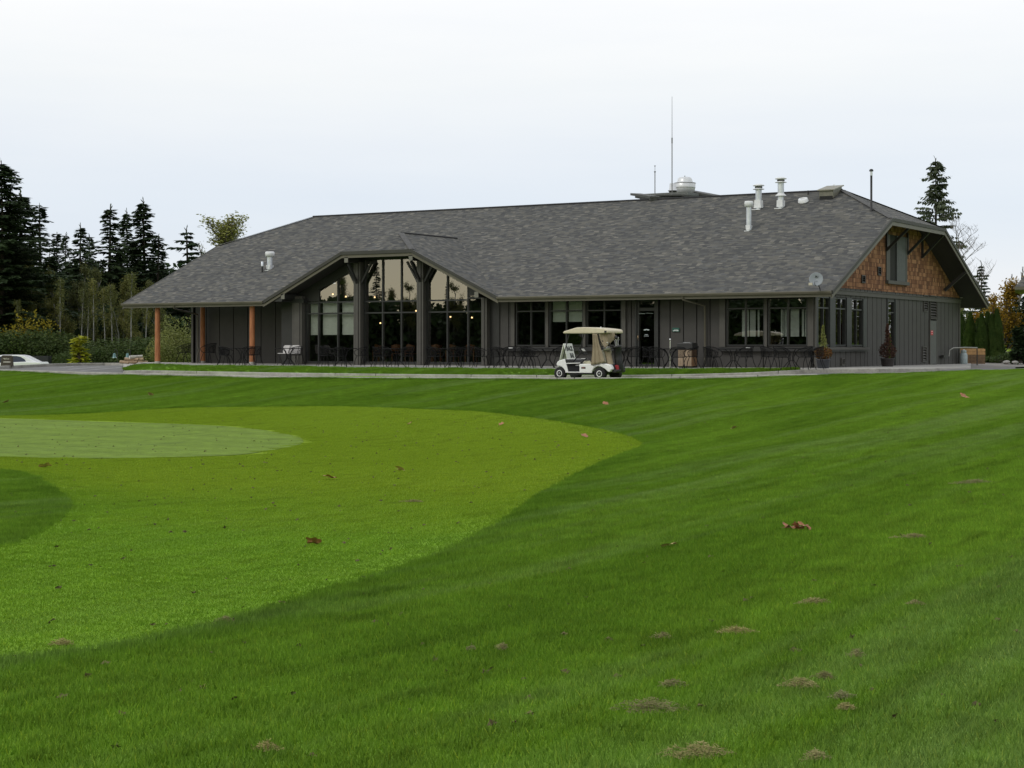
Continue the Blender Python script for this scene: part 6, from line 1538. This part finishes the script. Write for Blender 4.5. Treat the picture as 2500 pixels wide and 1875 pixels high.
def clump(x,y,rx,ry,h,seed,label,n=None):
    r=random.Random(seed); m=MB(); n=n or int(900*(rx+ry)/.3)
    for _ in range(n):
        a=r.random()*6.28; q=r.random()**.75; wob=.65+.5*abs(math.sin(a*1.7+seed))+.2*math.sin(a*5+seed*2); px_,py_=rx*q*wob*math.cos(a),ry*q*wob*math.sin(a); z=h*(1-q*q)*r.random()+.022
        d=Vector((r.gauss(0,1),r.gauss(0,1),r.gauss(.1,.35))).normalized(); L=r.uniform(.015,.045); s=d.orthogonal().normalized()*.0017
        p=Vector((px_,py_,z)); m.v+=[tuple(p-d*L*.5-s),tuple(p-d*L*.5+s),tuple(p+d*L*.5)]; i=len(m.v); m.f.append([i-3,i-2,i-1]); m.sm.append(False)
    o=m.build('grass_clipping_clump',cm1,fixn=False); o.location=(x,y,tz(x,y)+.008); o.rotation_euler=(0,0,TH+r.uniform(-.3,.3)); return tag(o,label,'clippings','clumps of dry grass clippings')
CLP=[(18.15,-50.45,.17,.07,.05,'largest brown clump of dry clippings at the lower right'),(17.95,-49.83,.07,.035,.03,'brown clump above the largest one'),(18.5,-49.58,.10,.04,.04,'wide brown clump right of centre low in the picture'),(18.52,-49.32,.06,.025,.03,'small clump just above the wide one'),
 (18.78,-49.79,.06,.03,.03,'brown clump right of the largest, upper one'),(18.89,-50.04,.05,.025,.025,'brown clump right of the largest, lower one'),(18.44,-48.65,.045,.03,.035,'dark little clump on the right slope'),(17.52,-48.11,.13,.04,.035,'long streak of clippings on the lower middle slope'),
 (17.53,-46.92,.12,.035,.03,'long streak of clippings on the middle right slope'),(17.21,-48.43,.06,.025,.03,'dark clump left of the long streak'),(16.62,-49.22,.035,.03,.03,'small dark round clump low in the centre'),(16.17,-38.57,.28,.06,.04,'brown clippings streak on the far right slope'),
 (17.04,-43.4,.18,.05,.03,'thin tan clippings streak under the large curled leaf'),(18.72,-51.21,.14,.06,.05,'dark clump cut by the bottom edge, left one'),(19.14,-51.04,.05,.03,.03,'dark clump cut by the bottom edge, right one'),(9.63,-39.94,.16,.05,.02,'dark divot hole in the apron'),
 (17.24,-51.98,.06,.03,.03,'faint tan clump at the bottom edge left of centre'),(14.38,-50.3,.07,.03,.03,'brown clump at the lower left edge of the apron'),(14.55,-49.11,.06,.03,.03,'brown clump on the apron edge at lower left'),(16.49,-49.33,.03,.02,.02,'small tan clump beside the dark round one'),(18.18,-46.87,.06,.03,.02,'pale clump on the middle right slope')]
for i,(x,y,a,b,h,l) in enumerate(CLP): clump(x,y,a*.9,b*.85,h*1.1,i,l)
# crumbs too small to count
r=random.Random(9); m=MB(); XX=[];
for _ in range(900):
    d=3+r.random()**.7*40+3; px=r.uniform(0,2500); rt_=(px-1250)/F; X=CX+d*(-sT+cT*rt_); Y=CY+d*(cT+sT*rt_); XX.append((X,Y))
zs=Tz([a for a,b in XX],[b for a,b in XX])
for (X,Y),z in zip(XX,zs):
    s=r.uniform(.008,.03); p=Vector((X,Y,float(z)+.03)); 
    for k in range(3):
        d=Vector((r.gauss(0,1),r.gauss(0,1),r.gauss(0,.3))).normalized(); e=d.orthogonal().normalized()
        m.add([p-d*s-e*s*.4,p+d*s,p-d*s*.3+e*s*.6],[(0,1,2)])
tag(m.build('soil_crumbs',simple('brown_soil_crumbs',(.11,.092,.035),.9,var=.4,scale=5),fixn=False),'scattered brown soil crumbs and bits over the grass','debris',kind='stuff')

# ---------------------------------------------------------------- sky and light
sc=bpy.context.scene
w=bpy.data.worlds.new('World'); sc.world=w; w.use_nodes=True; nt=w.node_tree
bg=nt.nodes['Background']; out=nt.nodes['World Output']
sky=nt.nodes.new('ShaderNodeTexSky'); sky.sky_type='NISHITA'; sky.sun_disc=False
SE,SR=R(38),R(205)
sky.sun_elevation=SE; sky.sun_rotation=SR
tc=nt.nodes.new('ShaderNodeTexCoord'); sp=nt.nodes.new('ShaderNodeSeparateXYZ'); nt.links.new(tc.outputs['Generated'],sp.inputs[0])
cl=ramp(nt,sp.outputs[2],[(0,(.88,.91,.95)),(.030,(.92,.94,.97)),(.065,(.81,.87,.95)),(.085,(.82,.88,.96)),(.12,(.90,.935,.98)),(.155,(.97,.99,1.0)),(.20,(1.06,1.06,1.06)),(.6,(.92,.94,.97)),(1,(.85,.88,.93))])
ns=noise_(nt,tc.outputs['Generated'],2.2,5,.55,((1,1,7),(0,0,0)))
cl=mixc(nt,.45,cl,ramp(nt,ns,[(.35,(.91,.94,.98)),(.65,(1.06,1.05,1.03))]),'MULTIPLY')
# warmer brightening low in the sky behind the viewer
wf=ramp(nt,math_(nt,'MULTIPLY',sp.outputs[1],-1.0),[(.35,0),(.75,1)])
lowf=ramp(nt,sp.outputs[2],[(.0,1),(.25,0)])
cl=mixc(nt,math_(nt,'MULTIPLY',wf,lowf),cl,(1.28,1.14,.76))
skyc=mixc(nt,1,sky.outputs[0],(.1,.1,.1),'MULTIPLY')
fin=mixc(nt,.10,cl,skyc)
nt.links.new(fin,bg.inputs['Color']); bg.inputs['Strength'].default_value=1.0
sun=bpy.data.objects.new('sun',bpy.data.lights.new('sun','SUN')); col.objects.link(sun)
sun.data.energy=.9; sun.data.angle=R(20); sun.data.color=(1,.97,.92)
d=Vector((math.sin(SR)*math.cos(SE),math.cos(SR)*math.cos(SE),math.sin(SE)))
sun.rotation_euler=d.to_track_quat('Z','Y').to_euler(); sun.location=(0,-40,60)
sc.view_settings.view_transform='Standard'; sc.view_settings.look='None'; sc.view_settings.exposure=0.0; sc.view_settings.gamma=1
try: sc.cycles.max_bounces=8; sc.cycles.transparent_max_bounces=24
except Exception: pass
